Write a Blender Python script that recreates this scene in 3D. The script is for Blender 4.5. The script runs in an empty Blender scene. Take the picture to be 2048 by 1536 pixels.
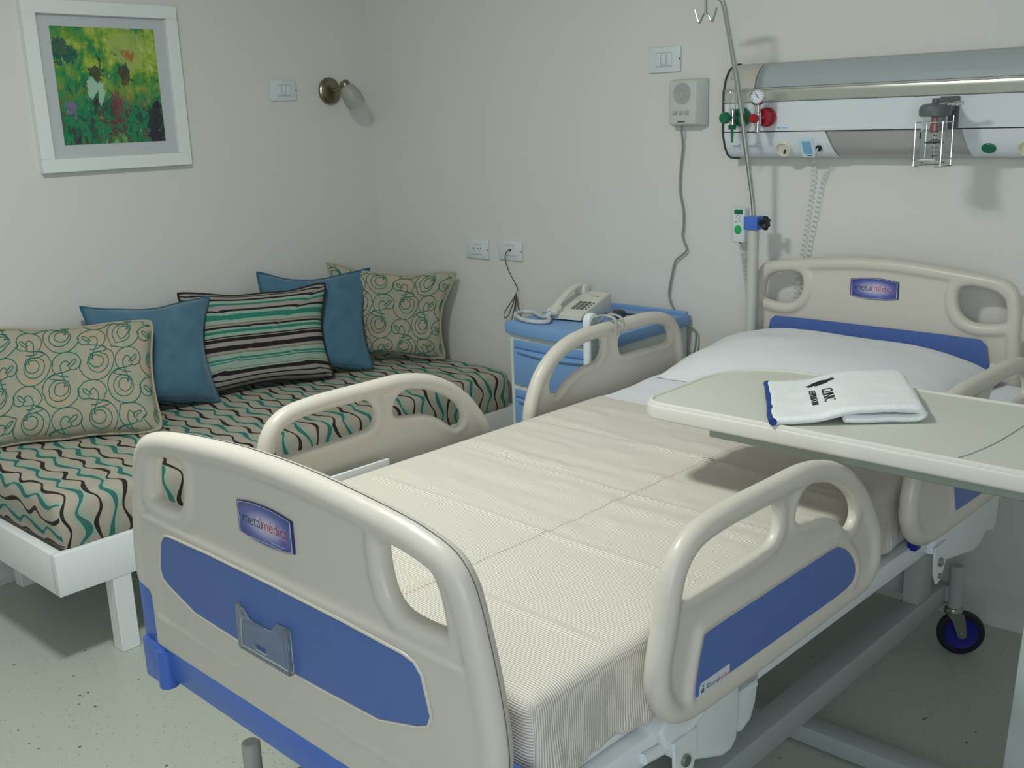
import bpy, bmesh, math, random
from mathutils import Vector, Matrix, noise
from math import sin, cos, pi, radians, sqrt, exp

SC = bpy.context.scene
COL = SC.collection
random.seed(7)

# ------------------------------------------------------------------ camera
def make_camera():
    yaw, pitch, roll = -0.75104546, 0.25148596, -0.03465732
    f = Vector((sin(yaw)*cos(pitch), cos(yaw)*cos(pitch), -sin(pitch)))
    r = Vector((cos(yaw), -sin(yaw), 0)); u = r.cross(f)
    c, s = cos(roll), sin(roll)
    R0 = c*r + s*u; R1 = -s*r + c*u; R2 = -f
    cd = bpy.data.cameras.new('camera'); cam = bpy.data.objects.new('camera', cd)
    cd.sensor_fit = 'HORIZONTAL'; cd.sensor_width = 36.0; cd.lens = 2089.746/2048*36.0
    cd.clip_start = 0.02; cd.clip_end = 50
    M = Matrix((R0, R1, R2)).transposed().to_4x4(); M.translation = Vector((3.471, -2.918, 1.45))
    cam.matrix_world = M
    COL.objects.link(cam); SC.camera = cam
make_camera()

# ------------------------------------------------------------------ light
def area_light(name, loc, target, size, power, color, shape='DISK', size_y=None):
    ld = bpy.data.lights.new(name, 'AREA'); ld.shape = shape; ld.size = size
    if size_y: ld.size_y = size_y
    ld.energy = power; ld.color = color
    o = bpy.data.objects.new(name, ld); o.location = loc
    d = Vector(target) - Vector(loc)
    o.rotation_euler = d.to_track_quat('-Z', 'Y').to_euler()
    COL.objects.link(o)
W = bpy.data.worlds.new('world'); SC.world = W; W.use_nodes = True
W.node_tree.nodes['Background'].inputs[0].default_value = (0.8, 0.9, 1.0, 1)
W.node_tree.nodes['Background'].inputs[1].default_value = 0.05
# the ceiling luminaire of the room and the daylight of its window
area_light('ceiling_luminaire', (1.76, -2.08, 2.42), (1.76, -2.08, 0), 0.30, 25, (0.965, 1.0, 0.94))
area_light('window_daylight', (4.35, -4.30, 1.55), (1.6, 0.0, 1.0), 1.4, 30, (0.80, 0.89, 1.0), 'RECTANGLE', 1.4)
SC.view_settings.view_transform = 'Standard'
SC.view_settings.look = 'None'
SC.view_settings.gamma = 1.0
SC.view_settings.use_curve_mapping = False
SC.view_settings.exposure = 0.20

# ------------------------------------------------------------------ materials
def lin(h):
    h = h.lstrip('#'); out = []
    for i in (0, 2, 4):
        c = int(h[i:i+2], 16)/255
        out.append(c/12.92 if c <= 0.04045 else ((c+0.055)/1.055)**2.4)
    return (*out, 1.0)

class NT:
    """small node maths helper"""
    def __init__(self, m):
        self.t = m.node_tree; self.n = self.t.nodes
    def node(self, typ, **kw):
        x = self.n.new(typ)
        for k, v in kw.items(): setattr(x, k, v)
        return x
    def link(self, a, b): self.t.links.new(a, b)
    def put(self, sock, v):
        if isinstance(v, V): self.link(v.s, sock)
        elif hasattr(v, 'is_output'): self.link(v, sock)
        else: sock.default_value = v
    def m(self, op, a, b=0.0, c=0.0):
        x = self.node('ShaderNodeMath', operation=op)
        self.put(x.inputs[0], a); self.put(x.inputs[1], b); self.put(x.inputs[2], c)
        return V(self, x.outputs[0])
    def mix(self, fac, a, b):
        x = self.node('ShaderNodeMix', data_type='RGBA')
        self.put(x.inputs['Factor'], fac); self.put(x.inputs['A'], a); self.put(x.inputs['B'], b)
        return x.outputs['Result']
    def combine(self, x, y, z=0.0):
        c = self.node('ShaderNodeCombineXYZ')
        for i, v in enumerate((x, y, z)): self.put(c.inputs[i], v)
        return c.outputs[0]
    def sep(self, vec):
        s = self.node('ShaderNodeSeparateXYZ'); self.link(vec, s.inputs[0])
        return [V(self, s.outputs[i]) for i in range(3)]
    def noise(self, vec, scale, detail=2.0, rough=0.5, dist=0.0):
        x = self.node('ShaderNodeTexNoise')
        if vec is not None: self.link(vec, x.inputs['Vector'])
        x.inputs['Scale'].default_value = scale; x.inputs['Detail'].default_value = detail
        x.inputs['Roughness'].default_value = rough; x.inputs['Distortion'].default_value = dist
        return x
    def ramp(self, fac, stops, mode='LINEAR'):
        r = self.node('ShaderNodeValToRGB'); self.put(r.inputs[0], fac)
        r.color_ramp.interpolation = mode
        e = r.color_ramp.elements
        while len(e) < len(stops): e.new(0.5)
        for i, (p, c) in enumerate(stops):
            e[i].position = p; e[i].color = c
        return r.outputs[0]
    def bump(self, h, strength=0.3, dist=0.002):
        b = self.node('ShaderNodeBump'); self.put(b.inputs['Height'], h)
        b.inputs['Strength'].default_value = strength; b.inputs['Distance'].default_value = dist
        self.link(b.outputs[0], self.n['Principled BSDF'].inputs['Normal'])

class V:
    def __init__(self, nt, s): self.nt = nt; self.s = s
    def __add__(self, o): return self.nt.m('ADD', self, o)
    def __radd__(self, o): return self.nt.m('ADD', o, self)
    def __sub__(self, o): return self.nt.m('SUBTRACT', self, o)
    def __rsub__(self, o): return self.nt.m('SUBTRACT', o, self)
    def __mul__(self, o): return self.nt.m('MULTIPLY', self, o)
    def __rmul__(self, o): return self.nt.m('MULTIPLY', o, self)
    def __truediv__(self, o): return self.nt.m('DIVIDE', self, o)
    def lt(self, o): return self.nt.m('LESS_THAN', self, o)
    def gt(self, o): return self.nt.m('GREATER_THAN', self, o)
    def floor(self): return self.nt.m('FLOOR', self)
    def frac(self): return self.nt.m('FRACT', self)
    def abs(self): return self.nt.m('ABSOLUTE', self)
    def sin(self): return self.nt.m('SINE', self)

def mat(name, col, rough=0.5, metal=0.0, var=0.0, vscale=8.0, bump=0.0, bscale=200.0, spec=0.5, trans=0.0, ior=1.45, coat=0.0, sheen=0.0):
    """principled material with a little procedural variation of the colour and a fine bump"""
    m = bpy.data.materials.new(name); m.use_nodes = True
    b = m.node_tree.nodes['Principled BSDF']
    c = lin(col) if isinstance(col, str) else col
    b.inputs['Base Color'].default_value = c
    b.inputs['Roughness'].default_value = rough; b.inputs['Metallic'].default_value = metal
    b.inputs['Specular IOR Level'].default_value = spec
    b.inputs['Transmission Weight'].default_value = trans; b.inputs['IOR'].default_value = ior
    b.inputs['Coat Weight'].default_value = coat; b.inputs['Sheen Weight'].default_value = sheen
    nt = NT(m)
    if var or bump:
        tc = nt.node('ShaderNodeTexCoord')
        if var:
            n = nt.noise(tc.outputs['Object'], vscale, 3)
            dark = tuple(x*(1-var) for x in c[:3])+(1,); light = tuple(min(1, x*(1+var)) for x in c[:3])+(1,)
            nt.link(nt.mix(n.outputs[0], dark, light), b.inputs['Base Color'])
        if bump:
            n2 = nt.noise(tc.outputs['Object'], bscale, 2)
            nt.bump(n2.outputs[0], bump, 0.002)
    return m

M = {}
M['wall'] = mat('wall_paint', '#d9d9d4', 0.7, var=0.012, vscale=3, bump=0.06, bscale=350)
M['ceiling'] = mat('ceiling_paint', '#e4e4de', 0.8, var=0.01)
M['skirting'] = mat('skirting_vinyl', '#d4d7d2', 0.45, var=0.02)
M['white_paint'] = mat('white_lacquer', '#e9ecec', 0.32, var=0.01, vscale=4, bump=0.02, bscale=60)
M['frame_white'] = mat('white_frame_wood', '#e3e9e6', 0.4, var=0.015, vscale=5)
M['mat_board'] = mat('grey_mat_board', '#bdc3c5', 0.8, bump=0.05, bscale=900)
M['plate'] = mat('switch_plate_plastic', '#d6dcdf', 0.35, var=0.01)
M['plate_dark'] = mat('slot_dark', '#2a2c2e', 0.6, var=0.05)
M['groove'] = mat('groove_grey', '#9aa1a6', 0.5, var=0.03)
M['beige'] = mat('beige_moulded_plastic', '#d3cdc2', 0.34, var=0.012, vscale=5, bump=0.04, bscale=420)
M['blue'] = mat('blue_moulded_plastic', '#5470b2', 0.42, var=0.05, vscale=40, bump=0.12, bscale=500)
M['bumper'] = mat('blue_bumper_plastic', '#4a72cc', 0.28, var=0.02, vscale=10)
M['steel_white'] = mat('white_powder_coat', '#dfe4e6', 0.35, var=0.015)
M['pole_tube'] = mat('pole_tube_paint', '#c3c5bb', 0.4, var=0.02)
M['steel_grey'] = mat('grey_powder_coat', '#a9b0b0', 0.4, var=0.03)
M['grey_cap'] = mat('grey_plastic_cap', '#b2b1ac', 0.5, var=0.03)
M['chrome'] = mat('chrome', '#cfd3d2', 0.18, 1.0, var=0.02)
M['zinc'] = mat('zinc_plated_steel', '#9aa29a', 0.28, 1.0, var=0.05)
M['nickel'] = mat('satin_nickel', '#8b8571', 0.3, 1.0, var=0.05)
M['tyre'] = mat('black_blue_rubber', '#10122a', 0.5, var=0.1)
M['hub'] = mat('dark_blue_hub', '#141a86', 0.45, var=0.05)
M['black'] = mat('black_plastic', '#16181a', 0.45, var=0.05)
M['dark_grey'] = mat('dark_grey_plastic', '#3c4043', 0.5, var=0.05)
M['lid_grey'] = mat('grey_lid_plastic', '#5d6567', 0.45, var=0.05)
M['cord_grey'] = mat('grey_cable', '#8a8c86', 0.5, var=0.03)
M['cord_dark'] = mat('dark_cable', '#4a463e', 0.55, var=0.03)
M['cord_white'] = mat('white_cable', '#c6cac9', 0.45, var=0.02)
M['cab_blue'] = mat('cabinet_blue_plastic', '#7ba3d4', 0.38, var=0.03, vscale=6, bump=0.04, bscale=300)
M['cab_cream'] = mat('cabinet_cream_plastic', '#d5dcd8', 0.4, var=0.015)
M['drawer_shadow'] = mat('drawer_shade_blue', '#4a74b4', 0.45, var=0.03)  # cabinet blue darkened: shade of the grip recess put into the colour
M['phone'] = mat('phone_plastic', '#d7d6cc', 0.4, var=0.012)
M['key'] = mat('phone_key_grey', '#6a6a62', 0.5, var=0.03)
M['wire_orange'] = mat('orange_wire', '#b06a4a', 0.5, var=0.05)
M['intercom'] = mat('intercom_plastic', '#c3c8c4', 0.45, var=0.015)
M['grille'] = mat('grille_grey', '#a8adab', 0.6, var=0.05)
M['seam_grey'] = mat('seam_grey', '#5c6066', 0.5, var=0.02)
M['alu'] = mat('brushed_aluminium', '#b4b5b2', 0.36, 0.4, var=0.02)
M['alu_bright'] = mat('polished_aluminium', '#c6c9c0', 0.25, 0.6, var=0.02)
M['panel_white'] = mat('panel_white', '#dbe0e6', 0.3, var=0.01)
M['cover_grey'] = mat('panel_cover_grey', '#bdbab0', 0.4, var=0.015)
M['diffuser'] = mat('lamp_diffuser_grey', '#a5b0b3', 0.18, var=0.02)
M['green_knob'] = mat('green_plastic', '#0f6a49', 0.35, var=0.04)
M['red_knob'] = mat('red_plastic', '#a3122c', 0.35, var=0.04)
M['orange_red'] = mat('red_float_valve', '#b03a28', 0.45, var=0.04)
M['sheet'] = mat('white_cotton', '#e6e9ef', 0.85, var=0.012, vscale=20, bump=0.08, bscale=700, sheen=0.1)
M['pillow'] = mat('pillow_cotton', '#e3e5ea', 0.85, var=0.012, vscale=20, bump=0.08, bscale=700, sheen=0.1)
M['towel'] = mat('white_terry', '#eff2f4', 0.95, var=0.02, vscale=60, bump=0.7, bscale=420, sheen=0.3)
M['navy'] = mat('navy_binding', '#1f3f86', 0.8, var=0.05)
M['ink'] = mat('black_thread', '#1c1f24', 0.8, var=0.05)
M['table_top'] = mat('table_laminate', '#cfd1c6', 0.4, var=0.012, vscale=5)
M['table_rim'] = mat('table_rim_plastic', '#d6d4cc', 0.5, var=0.01)
M['table_steel'] = mat('table_grey_green_steel', '#8d968c', 0.45, 0.0, var=0.03)
M['badge_black'] = mat('badge_lettering_black', '#2a2b33', 0.4, var=0.02)
M['badge_red'] = mat('badge_lettering_red', '#b2333b', 0.4, var=0.02)
M['badge_rim'] = mat('badge_rim', '#2a3470', 0.2, var=0.02)
M['badge_line'] = mat('badge_line', '#c3c6d6', 0.3, var=0.02)
M['label'] = mat('label_silver', '#cfd4dc', 0.35, var=0.01)
M['label_blue'] = mat('label_light_blue', '#7fb3d2', 0.4, var=0.02)
M['label_cyan'] = mat('label_pale', '#c9e2ee', 0.4, var=0.01)
M['cream_button'] = mat('cream_plastic', '#dcd8c4', 0.4, var=0.015)
M['acrylic'] = mat('clear_acrylic', '#eef4f6', 0.06, trans=0.92, ior=1.3, var=0.0)
M['clear'] = mat('clear_plastic', '#f4f8f8', 0.05, trans=0.95, ior=1.25)
M['frosted'] = mat('frosted_glass', '#d2d5c8', 0.35, trans=0.55, ior=1.3, var=0.02)
M['glass'] = mat('picture_glass', '#ffffff', 0.03, trans=1.0, ior=1.02)
M['velvet'] = mat_velvet = mat('blue_velvet', '#4a7188', 0.9, var=0.2, vscale=7, bump=0.15, bscale=600, sheen=0.35)
def nap(m):
    nt = NT(m); b = nt.n['Principled BSDF']; P = nt.node('ShaderNodeTexCoord').outputs['Object']
    a = nt.noise(P, 14, 3, 0.6, 0.6); f = nt.noise(P, 620, 1)
    c = nt.ramp(V(nt, a.outputs[0]), [(0.25, lin('#40687f')), (0.5, lin('#48718a')), (0.75, lin('#537b92'))])
    nt.link(c, b.inputs['Base Color']); nt.bump(V(nt, a.outputs[0])*1.0 + V(nt, f.outputs[0])*0.12, 0.35, 0.008)
nap(M['velvet'])
M['piping_blue'] = mat('blue_piping', '#33607a', 0.85, var=0.08)
M['thread_teal'] = mat('teal_cord_embroidery', '#1f6f64', 0.85, var=0.12, vscale=60)
M['piping_dark'] = mat('dark_piping', '#25221f', 0.85, var=0.1)

def mat_floor():
    m = mat('speckled_vinyl', '#b7bdb2', 0.38); nt = NT(m); b = nt.n['Principled BSDF']
    tc = nt.node('ShaderNodeTexCoord'); P = tc.outputs['Object']
    n = nt.noise(P, 160, 3, 0.7)
    base = nt.mix(n.outputs[0], lin('#a3aa9e'), lin('#c6cbc1'))
    v = nt.node('ShaderNodeTexVoronoi'); v.inputs['Scale'].default_value = 95
    nt.link(P, v.inputs['Vector'])
    sx, sy, sz = nt.sep(v.outputs['Color'])
    spot = V(nt, v.outputs['Distance']).lt(0.22) * sx.gt(0.86)
    v2 = nt.node('ShaderNodeTexVoronoi'); v2.inputs['Scale'].default_value = 26
    nt.link(P, v2.inputs['Vector'])
    s2x, s2y, s2z = nt.sep(v2.outputs['Color'])
    spot2 = V(nt, v2.outputs['Distance']).lt(0.10) * s2x.gt(0.8)
    c1 = nt.mix(spot*0.55, base, lin('#5d625b'))
    c2 = nt.mix(spot2*0.85, c1, lin('#33352f'))
    nt.link(c2, b.inputs['Base Color'])
    return m
M['floor'] = mat_floor()

def mat_painting():
    m = mat('abstract_painting', '#557755', 0.45); nt = NT(m); b = nt.n['Principled BSDF']
    uv = nt.node('ShaderNodeTexCoord').outputs['UV']
    x, y, z = nt.sep(uv)
    n1 = nt.noise(uv, 3.2, 5, 0.65, 0.8); n2 = nt.noise(nt.combine(x*9.0, y*3.4, 0.0), 1.0, 4, 0.65, 1.2)
    n3 = nt.noise(nt.combine(x+5.3, y+2.1, 0.0), 9, 5, 0.7, 0.6)
    tone = V(nt, n1.outputs[0])*0.45 + V(nt, n2.outputs[0])*0.3 + V(nt, n3.outputs[0])*0.25
    up = nt.ramp(tone*3.2 - 1.16 + x*0.14, [(0.0, lin('#1d2f36')), (0.22, lin('#1e6a4a')), (0.36, lin('#2f8a4c')), (0.48, lin('#5f8f3e')), (0.62, lin('#8fae3c')), (0.76, lin('#a9bd5a')), (1.0, lin('#c4d8b4'))])
    dn = nt.ramp(tone*2.6 - 0.8, [(0.0, lin('#1c1f2c')), (0.2, lin('#4a2238')), (0.34, lin('#2a5a4a')), (0.48, lin('#1f8a5a')), (0.6, lin('#5a3040')), (0.72, lin('#5a9a50')), (0.85, lin('#8fb39a')), (1.0, lin('#b86a6a'))])
    k = nt.node('ShaderNodeMapRange'); nt.put(k.inputs[0], y + V(nt, n3.outputs[0])*0.25)
    k.inputs[1].default_value = 0.42; k.inputs[2].default_value = 0.7
    col = nt.mix(k.outputs[0], dn, up)
    # an ochre bloom, a pale patch and some maroon strokes
    def blob(cx, cy, rx, ry, c, amt, src):
        xx = x + (V(nt, n1.outputs[0])-0.5)*0.30 + (V(nt, n3.outputs[0])-0.5)*0.22; yy = y + (V(nt, n2.outputs[0])-0.5)*0.36
        d = nt.m('SQRT', ((xx-cx)/rx)*((xx-cx)/rx) + ((yy-cy)/ry)*((yy-cy)/ry)) + (V(nt, n3.outputs[0])-0.5)*2.2
        return nt.mix(d.lt(1.0)*amt, src, lin(c))
    col = blob(0.72, 0.80, 0.17, 0.15, '#9fb262', 0.8, col)
    col = blob(0.70, 0.79, 0.06, 0.05, '#a55a38', 0.8, col)
    col = blob(0.37, 0.48, 0.11, 0.10, '#a9cdb4', 0.85, col)
    col = blob(0.38, 0.62, 0.07, 0.08, '#2c2430', 0.8, col)
    col = blob(0.66, 0.60, 0.07, 0.08, '#3a2334', 0.8, col)
    col = blob(0.53, 0.32, 0.07, 0.13, '#7a2f4c', 0.7, col)
    col = blob(0.08, 0.80, 0.12, 0.10, '#1f4a52', 0.8, col)
    col = blob(0.92, 0.14, 0.09, 0.22, '#251a35', 0.8, col)
    col = blob(0.10, 0.30, 0.05, 0.06, '#8a6a9a', 0.7, col)
    stroke = V(nt, nt.noise(nt.combine(x*26.0, y*5.0, 0.0), 1.0, 3, 0.6, 0.5).outputs[0])
    col = nt.mix(stroke.gt(0.62)*0.5*y.lt(0.55), col, lin('#2a1a1c'))
    col = nt.mix(stroke.lt(0.32)*0.55, col, lin('#b8c890'))
    nt.link(col, b.inputs['Base Color'])
    nt.bump(n3.outputs[0], 0.3, 0.002)
    return m
M['painting'] = mat_painting()

def mat_coverlet():
    """fine woven ribs across the bed; UV.x runs along the ribs' spacing in metres"""
    m = mat('ribbed_cream_coverlet', '#d9d2bd', 0.85); nt = NT(m); b = nt.n['Principled BSDF']
    uv = nt.node('ShaderNodeTexCoord').outputs['UV']
    s, t, z = nt.sep(uv)
    n = nt.noise(uv, 14, 3, 0.6)
    wob = (V(nt, n.outputs[0])-0.5)*0.004
    w = ((s+wob)*(2*pi/0.0044)).sin()
    rib = nt.m('MULTIPLY_ADD', w, 0.5, 0.5)
    n2 = nt.noise(nt.combine(s*900.0, t*60.0, 0.0), 1.0, 1)
    ribc = nt.m('POWER', rib, 0.55)
    col = nt.mix(ribc, lin('#a99a8c'), lin('#edeae1'))
    # hem-stitched ladder line down the middle and across
    lad = ((t-0.545).abs()).lt(0.0032)
    lad2 = ((s-0.93).abs()).lt(0.0028)
    ticks = (s*(2*pi/0.0088)).sin().gt(0.0)
    ticks2 = (t*(2*pi/0.006)).sin().gt(0.0)
    col = nt.mix(lad*ticks*0.55 , col, lin('#8d806c'))
    nt.link(col, b.inputs['Base Color'])
    b.inputs['Sheen Weight'].default_value = 0.08
    nt.bump(rib*0.8 + V(nt, n2.outputs[0])*0.2, 0.5, 0.001)
    return m
M['coverlet'] = mat_coverlet()

def mat_daybed():
    """wavy black and teal lines; UV = (metres across the stripes, metres along the stripes)"""
    m = mat('wavy_stripe_fabric', '#b5aa9a', 0.9); nt = NT(m); b = nt.n['Principled BSDF']
    uv = nt.node('ShaderNodeTexCoord').outputs['UV']
    s, t, z = nt.sep(uv)
    linen = nt.noise(nt.combine(s*1.0, t*1.0, 0.0), 18, 4, 0.7)
    weave = nt.noise(nt.combine(s*500.0, t*500.0, 0.0), 1.0, 1)
    base = nt.mix(linen.outputs[0], lin('#a39b8b'), lin('#bdb3a6'))
    P = 0.084
    def layer(offset, width, seed, amp):
        q = (s + offset)/P
        idx = q.floor()
        nz = nt.noise(nt.combine(t*0.9, idx*7.3+seed, 0.0), 9.0, 1.0, 0.4)
        ph = idx*2.4+seed
        wav = (t*46.0 + ph + (V(nt, nz.outputs[0])-0.5)*5.0).sin()
        env = V(nt, nt.noise(nt.combine(t*6.0, idx*3.1+seed*2.0, 4.0), 1.0, 1).outputs[0])
        d = q - idx - 0.5 - wav*amp*(env*0.9+0.35)
        wmod = ((t*46.0 + ph*1.7 + 0.8).sin()*0.35 + 0.85)*width
        return d, wmod
    db, wb = layer(0.0, 0.072, 1.7, 0.17)
    dt, wt = layer(P*0.5, 0.085, 5.1, 0.17)
    halo = ((dt-0.06).abs()).lt(wt+0.13)
    halo_n = V(nt, linen.outputs[0]).gt(0.42)
    col = nt.mix(halo*0.65, base, lin('#8fae9f'))
    col = nt.mix((dt.abs()).lt(wt), col, lin('#357068'))
    col = nt.mix((db.abs()).lt(wb), col, lin('#2b2523'))
    nt.link(col, b.inputs['Base Color'])
    nt.bump(weave.outputs[0], 0.25, 0.001)
    return m
M['daybed_fabric'] = mat_daybed()

def mat_scroll_base():
    m = mat('linen_beige', '#a9a28e', 0.92); nt = NT(m); b = nt.n['Principled BSDF']
    uv = nt.node('ShaderNodeTexCoord').outputs['UV']
    n = nt.noise(uv, 5, 4, 0.65); w = nt.noise(uv, 260, 1)
    c = nt.ramp(V(nt, n.outputs[0]), [(0.3, lin('#96a08c')), (0.5, lin('#a8a28f')), (0.68, lin('#b39f87'))])
    nt.link(c, b.inputs['Base Color']); nt.bump(w.outputs[0], 0.3, 0.001)
    return m
M['linen'] = mat_scroll_base()

def mat_stripes():
    m = mat('striped_cushion_fabric', '#a9a399', 0.9); nt = NT(m); b = nt.n['Principled BSDF']
    uv = nt.node('ShaderNodeTexCoord').outputs['UV']
    s, t, z = nt.sep(uv)
    w = nt.noise(uv, 300, 1)
    BK, TE, GR, LT, TN = lin('#221c1c'), lin('#2b7a68'), lin('#9a948f'), lin('#93aa9c'), lin('#7d7661')
    bands = [(0.0, GR), (0.03, BK), (0.045, GR), (0.085, BK), (0.098, GR), (0.14, BK), (0.18, LT), (0.20, TN), (0.21, LT), (0.27, TE), (0.285, LT), (0.295, TE), (0.315, LT), (0.355, TN), (0.367, GR),
             (0.39, BK), (0.435, GR), (0.475, BK), (0.505, GR), (0.515, BK), (0.525, LT), (0.555, TE), (0.585, LT), (0.605, BK), (0.625, GR)]
    bands2 = [(0.64, TN), (0.65, LT), (0.69, TE), (0.745, LT), (0.775, BK), (0.80, GR), (0.845, TE), (0.87, LT), (0.90, BK), (0.925, GR), (0.955, BK), (0.97, GR)]
    r1 = nt.ramp(t, bands, 'CONSTANT'); r2 = nt.ramp(t, bands2, 'CONSTANT')
    nt.link(nt.mix(t.gt(0.64), r1, r2), b.inputs['Base Color'])
    nt.bump(w.outputs[0], 0.25, 0.001)
    return m
M['stripes'] = mat_stripes()

def mat_badge():
    m = mat('badge_blue_print', '#5a63a8', 0.12, coat=0.6); nt = NT(m); b = nt.n['Principled BSDF']
    uv = nt.node('ShaderNodeTexCoord').outputs['UV']; x, y, z = nt.sep(uv)
    d = nt.m('SQRT', ((x-0.52)/0.55)*((x-0.52)/0.55) + ((y-0.5)/0.5)*((y-0.5)/0.5))
    c = nt.ramp(d, [(0.0, lin('#e0c6cf')), (0.35, lin('#b9b4d6')), (0.72, lin('#5f68b0')), (1.0, lin('#3a4590'))])
    nt.link(c, b.inputs['Base Color'])
    return m
M['badge'] = mat_badge()

# ------------------------------------------------------------------ mesh helpers
def add_mesh(bm, tmp, Mx=None, mi=None):
    if Mx is not None: bmesh.ops.transform(tmp, matrix=Mx, verts=tmp.verts)
    if mi is not None:
        for f in tmp.faces: f.material_index = mi
    me = bpy.data.meshes.new('tmp'); tmp.to_mesh(me); tmp.free()
    bm.from_mesh(me); bpy.data.meshes.remove(me)

def bx(bm, lo, hi, bev=0.0, seg=2, Mx=None, mi=None):
    t = bmesh.new(); bmesh.ops.create_cube(t, size=1.0)
    lo = Vector(lo); hi = Vector(hi)
    for v in t.verts:
        v.co = Vector(((lo[i]+hi[i])/2 + v.co[i]*(hi[i]-lo[i]) for i in range(3)))
    if bev:
        bmesh.ops.bevel(t, geom=list(t.edges), offset=bev, segments=seg, profile=0.5, affect='EDGES', clamp_overlap=True)
    add_mesh(bm, t, Mx, mi)

def prism(bm, poly, h0, h1, Mx=None, bev=0.0, seg=2, mi=None, caps_only=False):
    """polygon in the local xy plane, extruded along z"""
    t = bmesh.new()
    a = [t.verts.new((p[0], p[1], h0)) for p in poly]
    c = [t.verts.new((p[0], p[1], h1)) for p in poly]
    n = len(poly)
    t.faces.new(a[::-1]); t.faces.new(c)
    for i in range(n): t.faces.new((a[i], a[(i+1) % n], c[(i+1) % n], c[i]))
    bmesh.ops.recalc_face_normals(t, faces=t.faces)
    if bev:
        ed = [e for e in t.edges if abs(e.verts[0].co.z-e.verts[1].co.z) < 1e-7]
        bmesh.ops.bevel(t, geom=ed, offset=bev, segments=seg, profile=0.5, affect='EDGES', clamp_overlap=True)
    add_mesh(bm, t, Mx, mi)

def cr(pts, k=6, closed=False):
    """Catmull-Rom through the points"""
    P = [Vector(p) for p in pts]; n = len(P); out = []
    rng = range(n if closed else n-1)
    for i in rng:
        if closed: p0, p1, p2, p3 = P[(i-1) % n], P[i], P[(i+1) % n], P[(i+2) % n]
        else: p0, p1, p2, p3 = P[max(i-1, 0)], P[i], P[i+1], P[min(i+2, n-1)]
        for j in range(k):
            t = j/k
            out.append(0.5*((2*p1) + (p2-p0)*t + (2*p0-5*p1+4*p2-p3)*t*t + (3*p1-p0-3*p2+p3)*t*t*t))
    if not closed: out.append(P[-1])
    return out

def tube(bm, pts, r, n=12, closed=False, Mx=None, mi=None, flat=1.0):
    P = [Vector(p) for p in pts]; N = len(P)
    t = bmesh.new(); rings = []; up = None
    for i in range(N):
        if closed: d = P[(i+1) % N]-P[(i-1) % N]
        else: d = P[min(i+1, N-1)]-P[max(i-1, 0)]
        if d.length < 1e-9: d = Vector((0, 0, 1))
        d.normalize()
        if up is None:
            up = Vector((0, 0, 1)) if abs(d.z) < 0.9 else Vector((1, 0, 0))
        up = (up - d*up.dot(d))
        if up.length < 1e-6: up = d.orthogonal()
        up.normalize(); side = d.cross(up)
        rr = r[i] if isinstance(r, (list, tuple)) else r
        rings.append([t.verts.new(P[i] + (side*cos(2*pi*j/n) + up*sin(2*pi*j/n)*flat)*rr) for j in range(n)])
    for i in range(N if closed else N-1):
        A, B = rings[i], rings[(i+1) % N]
        for j in range(n): t.faces.new((A[j], A[(j+1) % n], B[(j+1) % n], B[j]))
    if not closed:
        t.faces.new(rings[0][::-1]); t.faces.new(rings[-1])
    bmesh.ops.recalc_face_normals(t, faces=t.faces)
    add_mesh(bm, t, Mx, mi)

def lathe(bm, prof, Mx=None, n=32, mi=None):
    """profile of (radius, height), turned about z"""
    t = bmesh.new(); rings = []
    for r, h in prof:
        if r < 1e-6: rings.append([t.verts.new((0, 0, h))])
        else: rings.append([t.verts.new((r*cos(2*pi*j/n), r*sin(2*pi*j/n), h)) for j in range(n)])
    for A, B in zip(rings, rings[1:]):
        for j in range(n):
            k = (j+1) % n
            if len(A) == 1 and len(B) == 1: continue
            if len(A) == 1: t.faces.new((A[0], B[k], B[j]))
            elif len(B) == 1: t.faces.new((A[j], A[k], B[0]))
            else: t.faces.new((A[j], A[k], B[k], B[j]))
    bmesh.ops.recalc_face_normals(t, faces=t.faces)
    add_mesh(bm, t, Mx, mi)

def cyl(bm, a, b, r, n=24, r2=None, mi=None, bev=0.0):
    a = Vector(a); b = Vector(b); d = b-a; L = d.length
    Mx = Matrix.Translation(a) @ d.to_track_quat('Z', 'Y').to_matrix().to_4x4()
    r2 = r if r2 is None else r2
    if bev: pr = [(0, 0), (r-bev, 0), (r, bev), (r2, L-bev), (r2-bev, L), (0, L)]
    else: pr = [(0, 0), (r, 0), (r2, L), (0, L)]
    lathe(bm, pr, Mx, n, mi)

def ball(bm, c, r, sc=(1, 1, 1), mi=None, n=20):
    t = bmesh.new(); bmesh.ops.create_uvsphere(t, u_segments=n, v_segments=n//2, radius=r)
    add_mesh(bm, t, Matrix.Translation(Vector(c)) @ Matrix.Diagonal((*sc, 1)), mi)

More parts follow.
